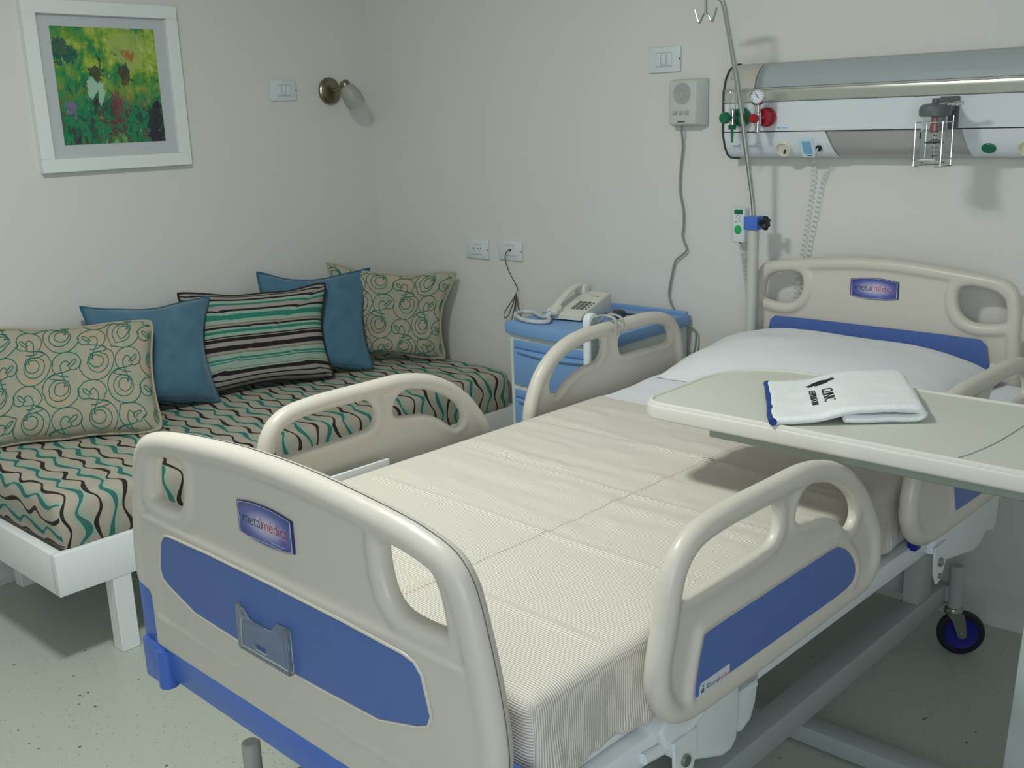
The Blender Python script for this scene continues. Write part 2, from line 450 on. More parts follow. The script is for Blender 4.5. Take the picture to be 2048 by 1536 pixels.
def holed(bm, outer, holes, half, bev=0.0, Mx=None, mi=None):
    """flat plate with holes (2D filled curve), thickness 2*half, in the local xy plane"""
    cu = bpy.data.curves.new('tmp', 'CURVE'); cu.dimensions = '2D'; cu.fill_mode = 'BOTH'
    cu.extrude = half - bev; cu.bevel_depth = bev; cu.bevel_resolution = 2; cu.offset = -bev
    for poly in [outer]+holes:
        sp = cu.splines.new('POLY'); sp.points.add(len(poly)-1); sp.use_cyclic_u = True
        for p, q in zip(sp.points, poly): p.co = (q[0], q[1], 0, 1)
    o = bpy.data.objects.new('tmp', cu); COL.objects.link(o)
    dg = bpy.context.evaluated_depsgraph_get()
    me = bpy.data.meshes.new_from_object(o.evaluated_get(dg))
    t = bmesh.new(); t.from_mesh(me)
    bmesh.ops.remove_doubles(t, verts=t.verts, dist=1e-5)
    bpy.data.objects.remove(o); bpy.data.curves.remove(cu); bpy.data.meshes.remove(me)
    add_mesh(bm, t, Mx, mi)

def text(bm, s, size, Mx, mi=None, thick=0.0004, align='CENTER', shear=0.0, space=1.0):
    cu = bpy.data.curves.new('tmp', 'FONT'); cu.body = s; cu.size = size; cu.align_x = align; cu.align_y = 'CENTER'
    cu.extrude = thick; cu.offset = -0.0003 if size < 0.02 else -0.0005; cu.shear = shear; cu.space_character = space; cu.resolution_u = 3
    o = bpy.data.objects.new('tmp', cu); COL.objects.link(o)
    dg = bpy.context.evaluated_depsgraph_get()
    me = bpy.data.meshes.new_from_object(o.evaluated_get(dg))
    t = bmesh.new(); t.from_mesh(me)
    bpy.data.objects.remove(o); bpy.data.curves.remove(cu); bpy.data.meshes.remove(me)
    add_mesh(bm, t, Mx, mi)

def obj(name, bm, m, parent=None, ang=35, loc=None, flat=False):
    me = bpy.data.meshes.new(name)
    if not flat:
        lim = radians(ang)
        for f in bm.faces: f.smooth = True
        for e in bm.edges:
            e.smooth = len(e.link_faces) == 2 and e.calc_face_angle(0.0) < lim
    bm.to_mesh(me); bm.free()
    for x in (m if isinstance(m, (list, tuple)) else [m]): me.materials.append(x)
    o = bpy.data.objects.new(name, me); COL.objects.link(o)
    if parent is not None: o.parent = parent
    if loc is not None: o.location = loc
    return o

def fused(name, bm, m, parent, voxel=0.005, it=8, keep=None):
    """melt overlapping solids into one moulded skin"""
    me = bpy.data.meshes.new('tmp'); bm.to_mesh(me); bm.free()
    o = bpy.data.objects.new('tmp', me); COL.objects.link(o)
    r = o.modifiers.new('r', 'REMESH'); r.mode = 'VOXEL'; r.voxel_size = voxel; r.use_smooth_shade = True
    s = o.modifiers.new('s', 'SMOOTH'); s.factor = 0.5; s.iterations = it
    dg = bpy.context.evaluated_depsgraph_get()
    out = bpy.data.meshes.new_from_object(o.evaluated_get(dg)); out.name = name
    bpy.data.objects.remove(o); bpy.data.meshes.remove(me)
    for p in out.polygons: p.use_smooth = True
    out.materials.clear(); out.materials.append(m)
    n = bpy.data.objects.new(name, out); COL.objects.link(n)
    if parent is not None: n.parent = parent
    return n

def tag(o, label, cat=None, group=None):
    o['label'] = label
    if cat: o['category'] = cat
    if group: o['group'] = group
    return o

def thing(name, label, cat, loc=(0, 0, 0), rz=0.0, group=None):
    o = bpy.data.objects.new(name, None); o.empty_display_size = 0.05
    o.location = loc; o.rotation_euler = (0, 0, rz); COL.objects.link(o)
    return tag(o, label, cat, group)

def struct(name, bm, m):
    o = obj(name, bm, m); o['kind'] = 'structure'; return o

def B(): return bmesh.new()
def mirror(pts): return [(-u, z) for u, z in reversed(pts)]
def inset(poly, d, closed=True):
    """move a 2D polyline inwards (towards its left when counter-clockwise)"""
    n = len(poly); out = []
    for i in range(n):
        p = Vector(poly[i]); a = Vector(poly[(i-1) % n] if closed or i else poly[i]); b = Vector(poly[(i+1) % n] if closed or i < n-1 else poly[i])
        t = (b-a).normalized(); out.append(p + Vector((-t.y, t.x))*d)
    return [(v.x, v.y) for v in out]
def area2(poly): return sum(poly[i][0]*poly[(i+1) % len(poly)][1]-poly[(i+1) % len(poly)][0]*poly[i][1] for i in range(len(poly)))/2
def ccw(poly): return poly if area2(poly) > 0 else poly[::-1]
def sm2(poly, k=4, closed=True): return [(v.x, v.y) for v in cr([(p[0], p[1], 0) for p in poly], k, closed)]

# axes maps: local (a, b, n) -> 3D
def plane_uz(v): return Matrix(((1, 0, 0, 0), (0, 0, -1, v), (0, 1, 0, 0), (0, 0, 0, 1)))          # x=u, y=z ; normal towards -v
def plane_vz(u): return Matrix(((0, 0, 1, u), (1, 0, 0, 0), (0, 1, 0, 0), (0, 0, 0, 1)))           # x=v, y=z ; normal towards +u

# ------------------------------------------------------------------ the room
XR, YF, ZC = 4.9, -4.7, 2.5
b = B(); bx(b, (-0.1, YF-0.1, -0.1), (XR+0.1, 0.1, 0.0)); struct('floor', b, M['floor'])
b = B(); bx(b, (-0.1, YF-0.1, ZC), (XR+0.1, 0.1, ZC+0.1)); struct('ceiling', b, M['ceiling'])
b = B(); bx(b, (-0.1, YF-0.1, 0), (0, 0.1, ZC)); struct('wall_left', b, M['wall'])
b = B(); bx(b, (0, 0, 0), (XR, 0.1, ZC)); struct('wall_back', b, M['wall'])
b = B(); bx(b, (XR, YF-0.1, 0), (XR+0.1, 0.1, ZC)); struct('wall_right', b, M['wall'])
b = B(); bx(b, (0, YF-0.1, 0), (XR, YF, ZC)); struct('wall_front', b, M['wall'])
def cove(name, p0, p1, nrm):
    b = B(); p0 = Vector(p0); p1 = Vector(p1); nrm = Vector(nrm)
    prof = [(0.0, 0.0), (0.035, 0.0), (0.022, 0.006), (0.012, 0.018), (0.008, 0.04), (0.008, 0.098), (0.0, 0.104)]
    A = [b.verts.new(p0 + nrm*d + Vector((0, 0, h))) for d, h in prof]
    Bq = [b.verts.new(p1 + nrm*d + Vector((0, 0, h))) for d, h in prof]
    for i in range(len(prof)-1): b.faces.new((A[i], A[i+1], Bq[i+1], Bq[i]))
    b.faces.new(A[::-1]); b.faces.new(Bq)
    b.faces.new((A[0], Bq[0], Bq[-1], A[-1]))
    bmesh.ops.recalc_face_normals(b, faces=b.faces)
    struct(name, b, M['skirting'])
cove('baseboard_back', (0, 0, 0), (XR, 0, 0), (0, -1, 0))
cove('baseboard_left', (0, YF, 0), (0, 0, 0), (1, 0, 0))

# ------------------------------------------------------------------ picture
def build_picture():
    y0, y1, z0, z1 = -1.408, -0.870, 1.318, 1.856
    t = thing('framed_painting', 'square white frame with an abstract green painting on the left wall', 'picture', (0, (y0+y1)/2, z0))
    ox = Matrix.Translation((0, -(y0+y1)/2, -z0))
    b = B(); w = 0.043
    for lo, hi in (((0.002, y0, z0), (0.026, y1, z0+w)), ((0.002, y0, z1-w), (0.026, y1, z1)), ((0.002, y0, z0+w), (0.026, y0+w, z1-w)), ((0.002, y1-w, z0+w), (0.026, y1, z1-w))):
        bx(b, lo, hi, 0.0015, 1, ox)
    obj('frame', b, M['frame_white'], t)
    b = B(); bx(b, (0.006, y0+w, z0+w), (0.010, y1-w, z1-w), 0, 1, ox); obj('mat_board', b, M['mat_board'], t)
    a0, a1, c0, c1 = -1.320, -0.957, 1.404, 1.777
    b = B(); uvl = b.loops.layers.uv.new('UVMap')
    vs = [b.verts.new(ox @ Vector((0.0108, y, z))) for y, z in ((a0, c0), (a1, c0), (a1, c1), (a0, c1))]
    f = b.faces.new(vs)
    for l, q in zip(f.loops, ((0, 0), (1, 0), (1, 1), (0, 1))): l[uvl].uv = q
    r = bmesh.ops.extrude_face_region(b, geom=[f])
    for v in [g for g in r['geom'] if isinstance(g, bmesh.types.BMVert)]: v.co.x -= 0.0006
    bmesh.ops.recalc_face_normals(b, faces=b.faces)
    obj('print', b, M['painting'], t)
build_picture()

# ------------------------------------------------------------------ wall plates
def plate_frame(kind, name, label, cat, loc, rz, w, h, inner, group=None):
    """plate in the local xz plane, facing local -y"""
    t = thing(name, label, cat, loc, rz, group)
    b = B(); bx(b, (-w/2, -0.009, -h/2), (w/2, -0.0005, h/2), 0.003, 2)
    obj('plate', b, M['plate'], t)
    iw, ih = w*0.50, h*0.56
    for zz in (ih/2-0.001, -ih/2):
        b = B(); bx(b, (-iw/2, -0.0098, zz), (iw/2, -0.0088, zz+0.001), 0); obj('cover_groove', b, M['groove'], t)
    inner(t, iw, ih)
    b = B(); bx(b, (w/2-0.0035, -0.0096, -0.003), (w/2-0.0005, -0.0088, 0.003)); obj('pry_slot', b, M['plate_dark'], t)
    return t
def rockers(n, dark=False):
    def f(t, iw, ih):
        for i in range(n):
            b = B(); ww = iw/n
            bx(b, (-iw/2+ww*i+0.001, -0.0125, -ih/2+0.003), (-iw/2+ww*(i+1)-0.001, -0.008, ih/2-0.003), 0.0012, 2)
            obj('rocker', b, M['plate'], t)
        b = B(); bx(b, (-0.006, -0.0135, -ih/2+0.006), (0.006, -0.012, -ih/2+0.0075)); obj('indicator_line', b, M['groove'], t)
    return f
def sockets(t, iw, ih):
    b = B(); bx(b, (-iw/2, -0.0105, -ih/2+0.003), (iw/2, -0.008, ih/2-0.003), 0.001, 1); obj('socket_face', b, M['plate'], t)
    for cx in (-0.016, 0.016):
        b = B()
        for dx, dz in ((-0.006, 0.004), (0.006, 0.003)): bx(b, (cx+dx-0.0012, -0.0112, dz-0.0035), (cx+dx+0.0012, -0.0104, dz+0.0035))
        bx(b, (cx-0.0015, -0.0112, -0.009), (cx+0.0015, -0.0104, -0.006))
        obj('slot', b, M['plate_dark'], t)
def jack(t, iw, ih):
    b = B(); bx(b, (-iw/2, -0.0105, -ih/2+0.003), (iw/2, -0.008, ih/2-0.003), 0.001, 1); obj('jack_face', b, M['plate'], t)
    b = B(); cyl(b, (0.004, -0.008, 0.002), (0.004, -0.0115, 0.002), 0.0045, 16); obj('jack_hole', b, M['plate_dark'], t)
plate_frame('s', 'light_switch', 'white light switch on the left wall beside the small nickel lamp', 'switch', (0, -0.436, 1.572), radians(90), 0.118, 0.076, rockers(3))
plate_frame('o', 'power_outlet', 'white double socket plate above the far scroll cushion', 'outlet', (0.592, 0, 0.948), 0, 0.122, 0.075, sockets)
plate_frame('j', 'phone_outlet', 'white phone jack plate with a dark thin cable plugged in', 'outlet', (0.768, 0, 0.953), 0, 0.122, 0.075, jack)
plate_frame('w', 'light_switch', 'white switch plate above the grey intercom box', 'switch', (1.469, 0, 1.606), 0, 0.122, 0.079, rockers(3))

def cord(name, label, pts, r, m, k=8, n=8, cat='cord'):
    b = B(); tube(b, cr(pts, k), r, n); return tag(obj(name, b, m), label, cat)
# thin phone line, tied in a bundle, then down behind the cabinet
def build_phone_line():
    b = B()
    tube(b, cr([(0.772, -0.012, 0.955), (0.765, -0.022, 0.952), (0.754, -0.022, 0.925), (0.762, -0.020, 0.890), (0.782, -0.020, 0.857), (0.803, -0.020, 0.828), (0.810, -0.020, 0.808), (0.802, -0.020, 0.790)], 8), 0.0018, 6)
    tube(b, cr([(0.802, -0.020, 0.790), (0.780, -0.020, 0.762), (0.748, -0.020, 0.725), (0.735, -0.020, 0.705), (0.742, -0.020, 0.692), (0.760, -0.020, 0.705), (0.782, -0.02, 0.745), (0.801, -0.021, 0.789)], 8), 0.0018, 6)
    tube(b, cr([(0.804, -0.020, 0.790), (0.795, -0.022, 0.740), (0.782, -0.022, 0.700), (0.772, -0.022, 0.665), (0.80, -0.022, 0.62), (0.86, -0.02, 0.56)], 8), 0.0018, 6)
    tube(b, cr([(0.804, -0.020, 0.790), (0.802, -0.022, 0.75), (0.796, -0.023, 0.71), (0.796, -0.023, 0.69)], 6), 0.0018, 6)
    tube(b, cr([(0.804, -0.020, 0.790), (0.812, -0.022, 0.75), (0.826, -0.023, 0.71), (0.830, -0.023, 0.697)], 6), 0.0018, 6)
    tag(obj('phone_line', b, M['cord_dark']), 'thin dark phone cable tied in a bundle hanging from the jack plate', 'cord')
build_phone_line()

# ------------------------------------------------------------------ sconce on the left wall
def build_sconce():
    t = thing('wall_sconce', 'small satin nickel wall lamp with a frosted glass shade', 'wall lamp', (0, -0.213, 1.568))
    X = Matrix.Rotation(radians(90), 4, 'Y')
    b = B(); lathe(b, [(0, 0.0), (0.052, 0.0), (0.0535, 0.004), (0.052, 0.010), (0.046, 0.015), (0.043, 0.015), (0.040, 0.019), (0.015, 0.024), (0, 0.024)], X, 40); obj('wall_plate', b, M['nickel'], t)
    b = B(); cyl(b, (0.02, 0, 0), (0.075, 0.012, 0.012), 0.0075, 16)
    ball(b, (0.078, 0.014, 0.014), 0.011); obj('arm', b, M['nickel'], t)
    d = Vector((0.22, 0.42, -0.88)).normalized(); o = Vector((0.088, 0.010, 0.026))
    Q = Matrix.Translation(o) @ d.to_track_quat('Z', 'Y').to_matrix().to_4x4()
    b = B(); lathe(b, [(0, -0.012), (0.012, -0.012), (0.019, -0.004), (0.0205, 0.004), (0.0205, 0.018), (0, 0.018)], Q, 28); obj('lamp_holder', b, M['nickel'], t)
    b = B(); lathe(b, [(0.021, 0.010), (0.028, 0.018), (0.035, 0.036), (0.0395, 0.062), (0.0395, 0.080), (0.035, 0.098), (0.033, 0.098), (0.0375, 0.080), (0.0375, 0.062), (0.033, 0.036), (0.026, 0.018), (0.021, 0.012)], Q, 36); obj('glass_shade', b, M['frosted'], t)
    b = B(); lathe(b, [(0, 0.015), (0.011, 0.018), (0.013, 0.045), (0.008, 0.075), (0, 0.08)], Q, 20); obj('bulb', b, M['panel_white'], t)
build_sconce()

# ------------------------------------------------------------------ daybed
def build_daybed():
    X1, Y0, Y1 = 0.79, -1.862, -0.004
    t = thing('daybed', 'low white lacquered daybed along the left wall', 'daybed', (X1/2, (Y0+Y1)/2, 0))
    ox = Matrix.Translation((-X1/2, -(Y0+Y1)/2, 0))
    z0, z1, w = 0.228, 0.348, 0.030
    b = B(); bx(b, (X1-w, Y0, z0), (X1, Y1, z1), 0.003, 2, ox); obj('side_board', b, M['white_paint'], t)
    b = B(); bx(b, (0.012, Y0, z0), (0.042, Y1, z1), 0.003, 2, ox); obj('side_board', b, M['white_paint'], t)
    b = B(); bx(b, (0.042, Y0, z0), (X1-w, Y0+w, z1), 0.003, 2, ox); obj('end_board', b, M['white_paint'], t)
    b = B(); bx(b, (0.042, Y1-w, z0), (X1-w, Y1, z1), 0.003, 2, ox); obj('end_board', b, M['white_paint'], t)
    b = B(); bx(b, (0.042, Y0+w, 0.315), (X1-w, Y1-w, 0.333), 0, 1, ox); obj('base_board', b, M['white_paint'], t)
    for x0, y0 in ((0.736, -1.711), (0.06, -1.711), (0.736, -0.16), (0.06, -0.16)):
        b = B(); bx(b, (x0, y0, 0), (x0+0.052, y0+0.055, z0+0.02), 0.002, 1, ox); obj('leg', b, M['white_paint'], t)
build_daybed()

def rounded_block(lo, hi, r, nx, ny, nz, bulge, uvfun, disp=None):
    """upholstered block: a dense box with rounded edges; uvfun(face normal, co) -> uv"""
    b = B(); uvl = b.loops.layers.uv.new('UVMap')
    lo = Vector(lo); hi = Vector(hi); c = (lo+hi)/2
    def pt(p):
        q = Vector([min(max(p[i], lo[i]+r), hi[i]-r) for i in range(3)])
        d = p-q
        if d.length > 1e-9: p = q + d.normalized()*min(d.length, r) if sum(abs(x) > 1e-9 for x in d) > 1 else p
        if disp: p = disp(p, lo, hi)
        return p
    def spaced(a, bb, n):
        # extra samples close to both ends so that the rounding reads
        xs = [a, a+r*0.3, a+r*0.65, a+r]
        m = max(2, n)
        xs += [a+r+(bb-a-2*r)*i/m for i in range(1, m)]
        xs += [bb-r, bb-r*0.65, bb-r*0.3, bb]
        return xs
    ax = [spaced(lo[i], hi[i], (nx, ny, nz)[i]) for i in range(3)]
    for n_ax in range(3):
        i, j = [(1, 2), (2, 0), (0, 1)][n_ax]
        for side, val in ((-1, lo[n_ax]), (1, hi[n_ax])):
            g = []
            for a in ax[i]:
                row = []
                for d in ax[j]:
                    p = Vector((0, 0, 0)); p[n_ax] = val; p[i] = a; p[j] = d
                    row.append((b.verts.new(pt(p)), p.copy()))
                g.append(row)
            for k in range(len(g)-1):
                for l in range(len(g[0])-1):
                    q = [g[k][l], g[k+1][l], g[k+1][l+1], g[k][l+1]]
                    if side < 0: q = q[::-1]
                    f = b.faces.new([x[0] for x in q]); f.smooth = True
                    for lp, x in zip(f.loops, q): lp[uvl].uv = uvfun(n_ax, side, x[1], lo, hi)
    bmesh.ops.remove_doubles(b, verts=b.verts, dist=1e-5)
    return b

def build_daybed_mattress():
    lo, hi = (0.045, -1.828, 0.335), (0.772, -0.036, 0.498)
    def uvf(n, s, p, lo, hi):
        x, y, z = p
        if n == 2: return (y, x)
        if n == 0: return (y, hi[0] + (hi[2]-z)) if s > 0 else (y, lo[0]-(hi[2]-z))
        return (lo[1]-(hi[2]-z), x) if s < 0 else (hi[1]+(hi[2]-z), x)
    def disp(p, lo, hi):
        k = (p.z-lo[2])/(hi[2]-lo[2]); e = sin(pi*min(max(k, 0), 1))
        q = p.copy()
        if p.x > hi[0]-0.06: q.x += 0.010*e
        if p.y < lo[1]+0.06: q.y -= 0.010*e
        n = noise.noise(Vector((p.x*4, p.y*4, p.z*5)))
        q.z += 0.005*n*k - 0.006*k*(abs(p.x-0.40)/0.36)**4
        return q
    b = rounded_block(lo, hi, 0.035, 26, 70, 6, 0, uvf, disp)
    o = obj('daybed_mattress', b, M['daybed_fabric'], None, 60)
    tag(o, 'long daybed mattress in wavy black and teal striped fabric', 'mattress')
build_daybed_mattress()

# ------------------------------------------------------------------ cushions
def cushion_shape(BL, BR, TR, TL, thick, pinch, N=28, wobble=0.0, seed=0):
    """returns S(u, v, side) on a stuffed cushion spanned by four corners"""
    BL, BR, TR, TL = (Vector(q) for q in (BL, BR, TR, TL))
    nrm = ((BR-BL)+(TR-TL)).cross((TL-BL)+(TR-BR)).normalized()
    def S(u, v, side):
        # edges curve inwards between the corners
        pu = pinch*(1-(2*v-1)**2); pv = pinch*(1-(2*u-1)**2)
        uu = u + (0.5-u)*2*pu*abs(2*u-1); vv = v + (0.5-v)*2*pv*abs(2*v-1)
        a_, c_ = 2*uu-1, 2*vv-1; mx = max(abs(a_), abs(c_))
        if mx > 1e-6:
            f = mx/(abs(a_)**11+abs(c_)**11)**(1/11); f = 1+(f-1)*1.0; uu = 0.5+a_*f/2*1.035; vv = 0.5+c_*f/2*1.035
        p = BL*(1-uu)*(1-vv) + BR*uu*(1-vv) + TR*uu*vv + TL*(1-uu)*vv
        h = ((1-(2*u-1)**4)*(1-(2*v-1)**4))
        h = max(h, 0)**0.55
        w = noise.noise(Vector((u*3+seed, v*3, seed*1.7)))*wobble
        sl = Vector((0, 0, 0))
        if wobble:
            en = (1-h)*0.011; sl = (TL-BL).normalized()*(noise.noise(Vector((u*3.3+seed*5, v*3.3, 2.0)))*en) + nrm*(noise.noise(Vector((u*2.6+seed*3, v*2.6, 7.0)))*0.012)
        k = 1.0 + 0.16*(0.5-v)
        return p + sl + nrm*side*(thick*h*0.5*(1+w)*k)
    return S, nrm

def build_cushion(name, label, group, corners, thick, m, piping, pinch=0.06, wobble=0.12, seed=0, scroll=False, front=1.0):
    S, nrm = cushion_shape(*corners, thick, pinch, wobble=wobble, seed=seed)
    c = sum((Vector(q) for q in corners), Vector())/4; base = Vector((c.x, c.y, min(q[2] for q in corners)))
    t = thing(name, label, 'cushion', base, 0, group)
    N = 30; b = B(); uvl = b.loops.layers.uv.new('UVMap')
    for side in (1, -1):
        sc = front if side > 0 else 1.0
        g = [[b.verts.new(S(i/N, j/N, side*sc)-base) for j in range(N+1)] for i in range(N+1)]
        for i in range(N):
            for j in range(N):
                q = [(i, j), (i+1, j), (i+1, j+1), (i, j+1)]
                if side < 0: q = q[::-1]
                f = b.faces.new([g[x][y] for x, y in q])
                for lp, (x, y) in zip(f.loops, q): lp[uvl].uv = (x/N, y/N)
    bmesh.ops.remove_doubles(b, verts=b.verts, dist=1e-5)
    mats = [m]
    if scroll:
        mats.append(M['thread_teal']); scroll_cords(b, S, base, corners, front)
    obj('cover', b, mats, t, 70)
    edge = [(i/N, 0) for i in range(N)]+[(1, i/N) for i in range(N)]+[(1-i/N, 1) for i in range(N)]+[(0, 1-i/N) for i in range(N)]
    b = B(); tube(b, [S(u, v, 0)-base for u, v in edge], 0.0045, 8, True)
    obj('piping', b, piping, t)
    return t

def scroll_cords(b, S, base, corners, front):
    """corded scroll embroidery laid on the front of the cushion"""
    BL, BR, TR, TL = (Vector(q) for q in corners)
    w = ((BR-BL).length+(TR-TL).length)/2; h = ((TL-BL).length+(TR-BR).length)/2
    def lay(path):
        run = []
        def flush(r):
            if len(r) > 3: tube(b, r, 0.0014, 5, False, None, 1)
        for x, y in path:
            u, v = x/w, y/h
            if 0.012 < u < 0.988 and 0.012 < v < 0.988:
                e = 0.01
                p = S(u, v, front); pu = S(min(u+e, 1), v, front); pv = S(u, min(v+e, 1), front)
                n = (pu-p).cross(pv-p); n = n.normalized() if n.length > 1e-9 else Vector((0, 0, 1))
                run.append(p - base + n*0.0008)
            else:
                flush(run); run = []
        flush(run)
    # one motif: a coil, a neck that climbs out of it into a heart-like pair of loops, a ring round the heart and a wide sweep below
    coil_ = []
    for i in range(0, 45):
        a = radians(20 + i*17.0); r = 0.015 + 0.024*(i/44)
        k = i/44; coil_.append((r*cos(a)*0.96 - 0.011*k + 0.006, r*sin(a)*1.08 - 0.008*k*k, 0))
    coil_ += [(-0.030, 0.036, 0), (-0.010, 0.049, 0), (0.012, 0.053, 0), (0.034, 0.060, 0)]
    neck = [(0.013, 0.004, 0), (0.017, 0.016, 0), (0.013, 0.032, 0), (0.007, 0.048, 0), (0.002, 0.064, 0), (0.004, 0.080, 0), (0.014, 0.090, 0), (0.025, 0.086, 0), (0.027, 0.076, 0), (0.022, 0.072, 0), (0.028, 0.078, 0),
            (0.040, 0.091, 0), (0.048, 0.092, 0), (0.046, 0.082, 0), (0.036, 0.073, 0), (0.029, 0.070, 0), (0.032, 0.060, 0), (0.044, 0.058, 0), (0.056, 0.066, 0), (0.062, 0.084, 0)]
    for i in range(0, 19):
        a = radians(8 + i*15.0); neck.append((0.020+0.043*cos(a), 0.079+0.042*sin(a), 0))
    sweep = [(0.000, 0.052, 0), (-0.024, 0.046, 0), (-0.043, 0.026, 0), (-0.050, 0.000, 0), (-0.044, -0.028, 0), (-0.028, -0.052, 0), (-0.004, -0.066, 0), (0.024, -0.064, 0), (0.046, -0.046, 0), (0.056, -0.022, 0), (0.052, -0.006, 0)]
    motifs = [[(v.x, v.y) for v in cr(q, 4)] for q in (coil_, neck, sweep)]
    px, py = 0.192, 0.187
    for i in range(-1, int(w/px)+2):
        for j in range(-1, int(h/py)+2):
            for flip, ox, oy in ((1, 0.030, -0.030), (-1, 0.145, 0.055)):
                for mo in motifs: lay([(ox + i*px + flip*x, oy + j*py + y) for x, y in mo])

CG = 'cushions on the daybed'
build_cushion('scatter_cushion', 'beige cushion with teal scrolls nearest the picture, in front of the first blue cushion', CG,
              ((0.150, -1.775, 0.502), (0.432, -1.322, 0.502), (0.232, -1.205, 0.830), (0.035, -1.66, 0.845)), 0.15, M['linen'], M['linen'], 0.05, 0.10, 1, True, 0.8)
build_cushion('scatter_cushion', 'blue velvet cushion between the near scroll cushion and the striped one', CG,
              ((0.190, -1.440, 0.502), (0.278, -1.004, 0.502), (0.130, -0.918, 0.862), (0.060, -1.374, 0.888)), 0.15, M['velvet'], M['piping_blue'], 0.11, 0.12, 2, False, 0.8)
build_cushion('scatter_cushion', 'wide cushion with black, teal and grey horizontal stripes', CG,
              ((0.165, -1.050, 0.502), (0.335, -0.545, 0.505), (0.228, -0.470, 0.848), (0.050, -1.010, 0.872)), 0.15, M['stripes'], M['piping_dark'], 0.08, 0.10, 3, False, 0.75)
build_cushion('scatter_cushion', 'blue velvet cushion between the striped cushion and the corner scroll cushion', CG,
              ((0.180, -0.815, 0.502), (0.364, -0.376, 0.505), (0.195, -0.218, 0.873), (0.050, -0.668, 0.905)), 0.12, M['velvet'], M['piping_blue'], 0.11, 0.15, 4, False, 0.6)
build_cushion('scatter_cushion', 'beige cushion with teal scrolls in the far corner of the room', CG,
              ((0.120, -0.410, 0.505), (0.478, -0.095, 0.505), (0.512, -0.040, 0.856), (0.050, -0.338, 0.905)), 0.11, M['linen'], M['linen'], 0.10, 0.10, 5, True, 0.7)

# ------------------------------------------------------------------ intercom and its cable
def build_intercom():
    t = thing('nurse_intercom', 'grey intercom box with round speaker grille and three small buttons', 'intercom', (1.570, 0, 1.470))
    b = B(); poly = [(-0.066, -0.072), (0.066, -0.072), (0.066, 0.072), (-0.066, 0.072)]
    bx(b, (-0.064, -0.010, -0.073), (0.064, -0.0005, 0.073), 0.003, 2)
    # wedge front
    t0 = bmesh.new()
    lo = [(-0.064, -0.010, -0.073), (0.064, -0.010, -0.073), (0.064, -0.010, 0.073), (-0.064, -0.010, 0.073)]
    hi = [(-0.058, -0.044, -0.066), (0.040, -0.046, -0.066), (0.040, -0.042, 0.068), (-0.058, -0.040, 0.068)]
    A = [t0.verts.new(p) for p in lo]; Hh = [t0.verts.new(p) for p in hi]
    t0.faces.new(A); t0.faces.new(Hh[::-1])
    for i in range(4): t0.faces.new((A[i], Hh[i], Hh[(i+1) % 4], A[(i+1) % 4]))
    bmesh.ops.recalc_face_normals(t0, faces=t0.faces)
    bmesh.ops.bevel(t0, geom=list(t0.edges), offset=0.005, segments=3, profile=0.5, affect='EDGES')
    add_mesh(b, t0); obj('housing', b, M['intercom'], t)
    b = B(); Mx = Matrix.Translation((-0.010, -0.0415, 0.028)) @ Matrix.Rotation(radians(90), 4, 'X')
    lathe(b, [(0, 0.0), (0.032, 0.0), (0.033, 0.002), (0.032, 0.004), (0.030, 0.0035), (0, 0.0035)], Mx, 36)
    for i in range(1, 5): lathe(b, [(i*0.006, 0.003), (i*0.006+0.001, 0.0048), (i*0.006+0.002, 0.003)], Mx, 30)
    obj('speaker_grille', b, M['grille'], t)
    for i in range(3):
        b = B(); x = -0.034 + i*0.022; bx(b, (x-0.007, -0.0495, -0.035), (x+0.007, -0.040, -0.024), 0.0015, 2); obj('button', b, M['grille'], t)
    b = B(); bx(b, (-0.022, -0.0485, -0.059), (0.004, -0.043, -0.0565)); obj('maker_line', b, M['dark_grey'], t)
build_intercom()
cord('intercom_cable', 'grey cable winding down the wall from the intercom to behind the cabinet',
     [(1.552, -0.030, 1.408), (1.549, -0.024, 1.38), (1.545, -0.012, 1.33), (1.536, -0.010, 1.26), (1.535, -0.010, 1.19), (1.548, -0.010, 1.13), (1.549, -0.011, 1.08), (1.546, -0.011, 1.045), (1.563, -0.012, 1.005), (1.545, -0.012, 0.985), (1.520, -0.012, 0.965), (1.506, -0.011, 0.92), (1.494, -0.011, 0.86), (1.50, -0.012, 0.825), (1.525, -0.016, 0.79), (1.55, -0.02, 0.765), (1.603, -0.020, 0.74), (1.606, -0.020, 0.69), (1.598, -0.02, 0.64), (1.60, -0.02, 0.5)], 0.0034, M['cord_grey'])

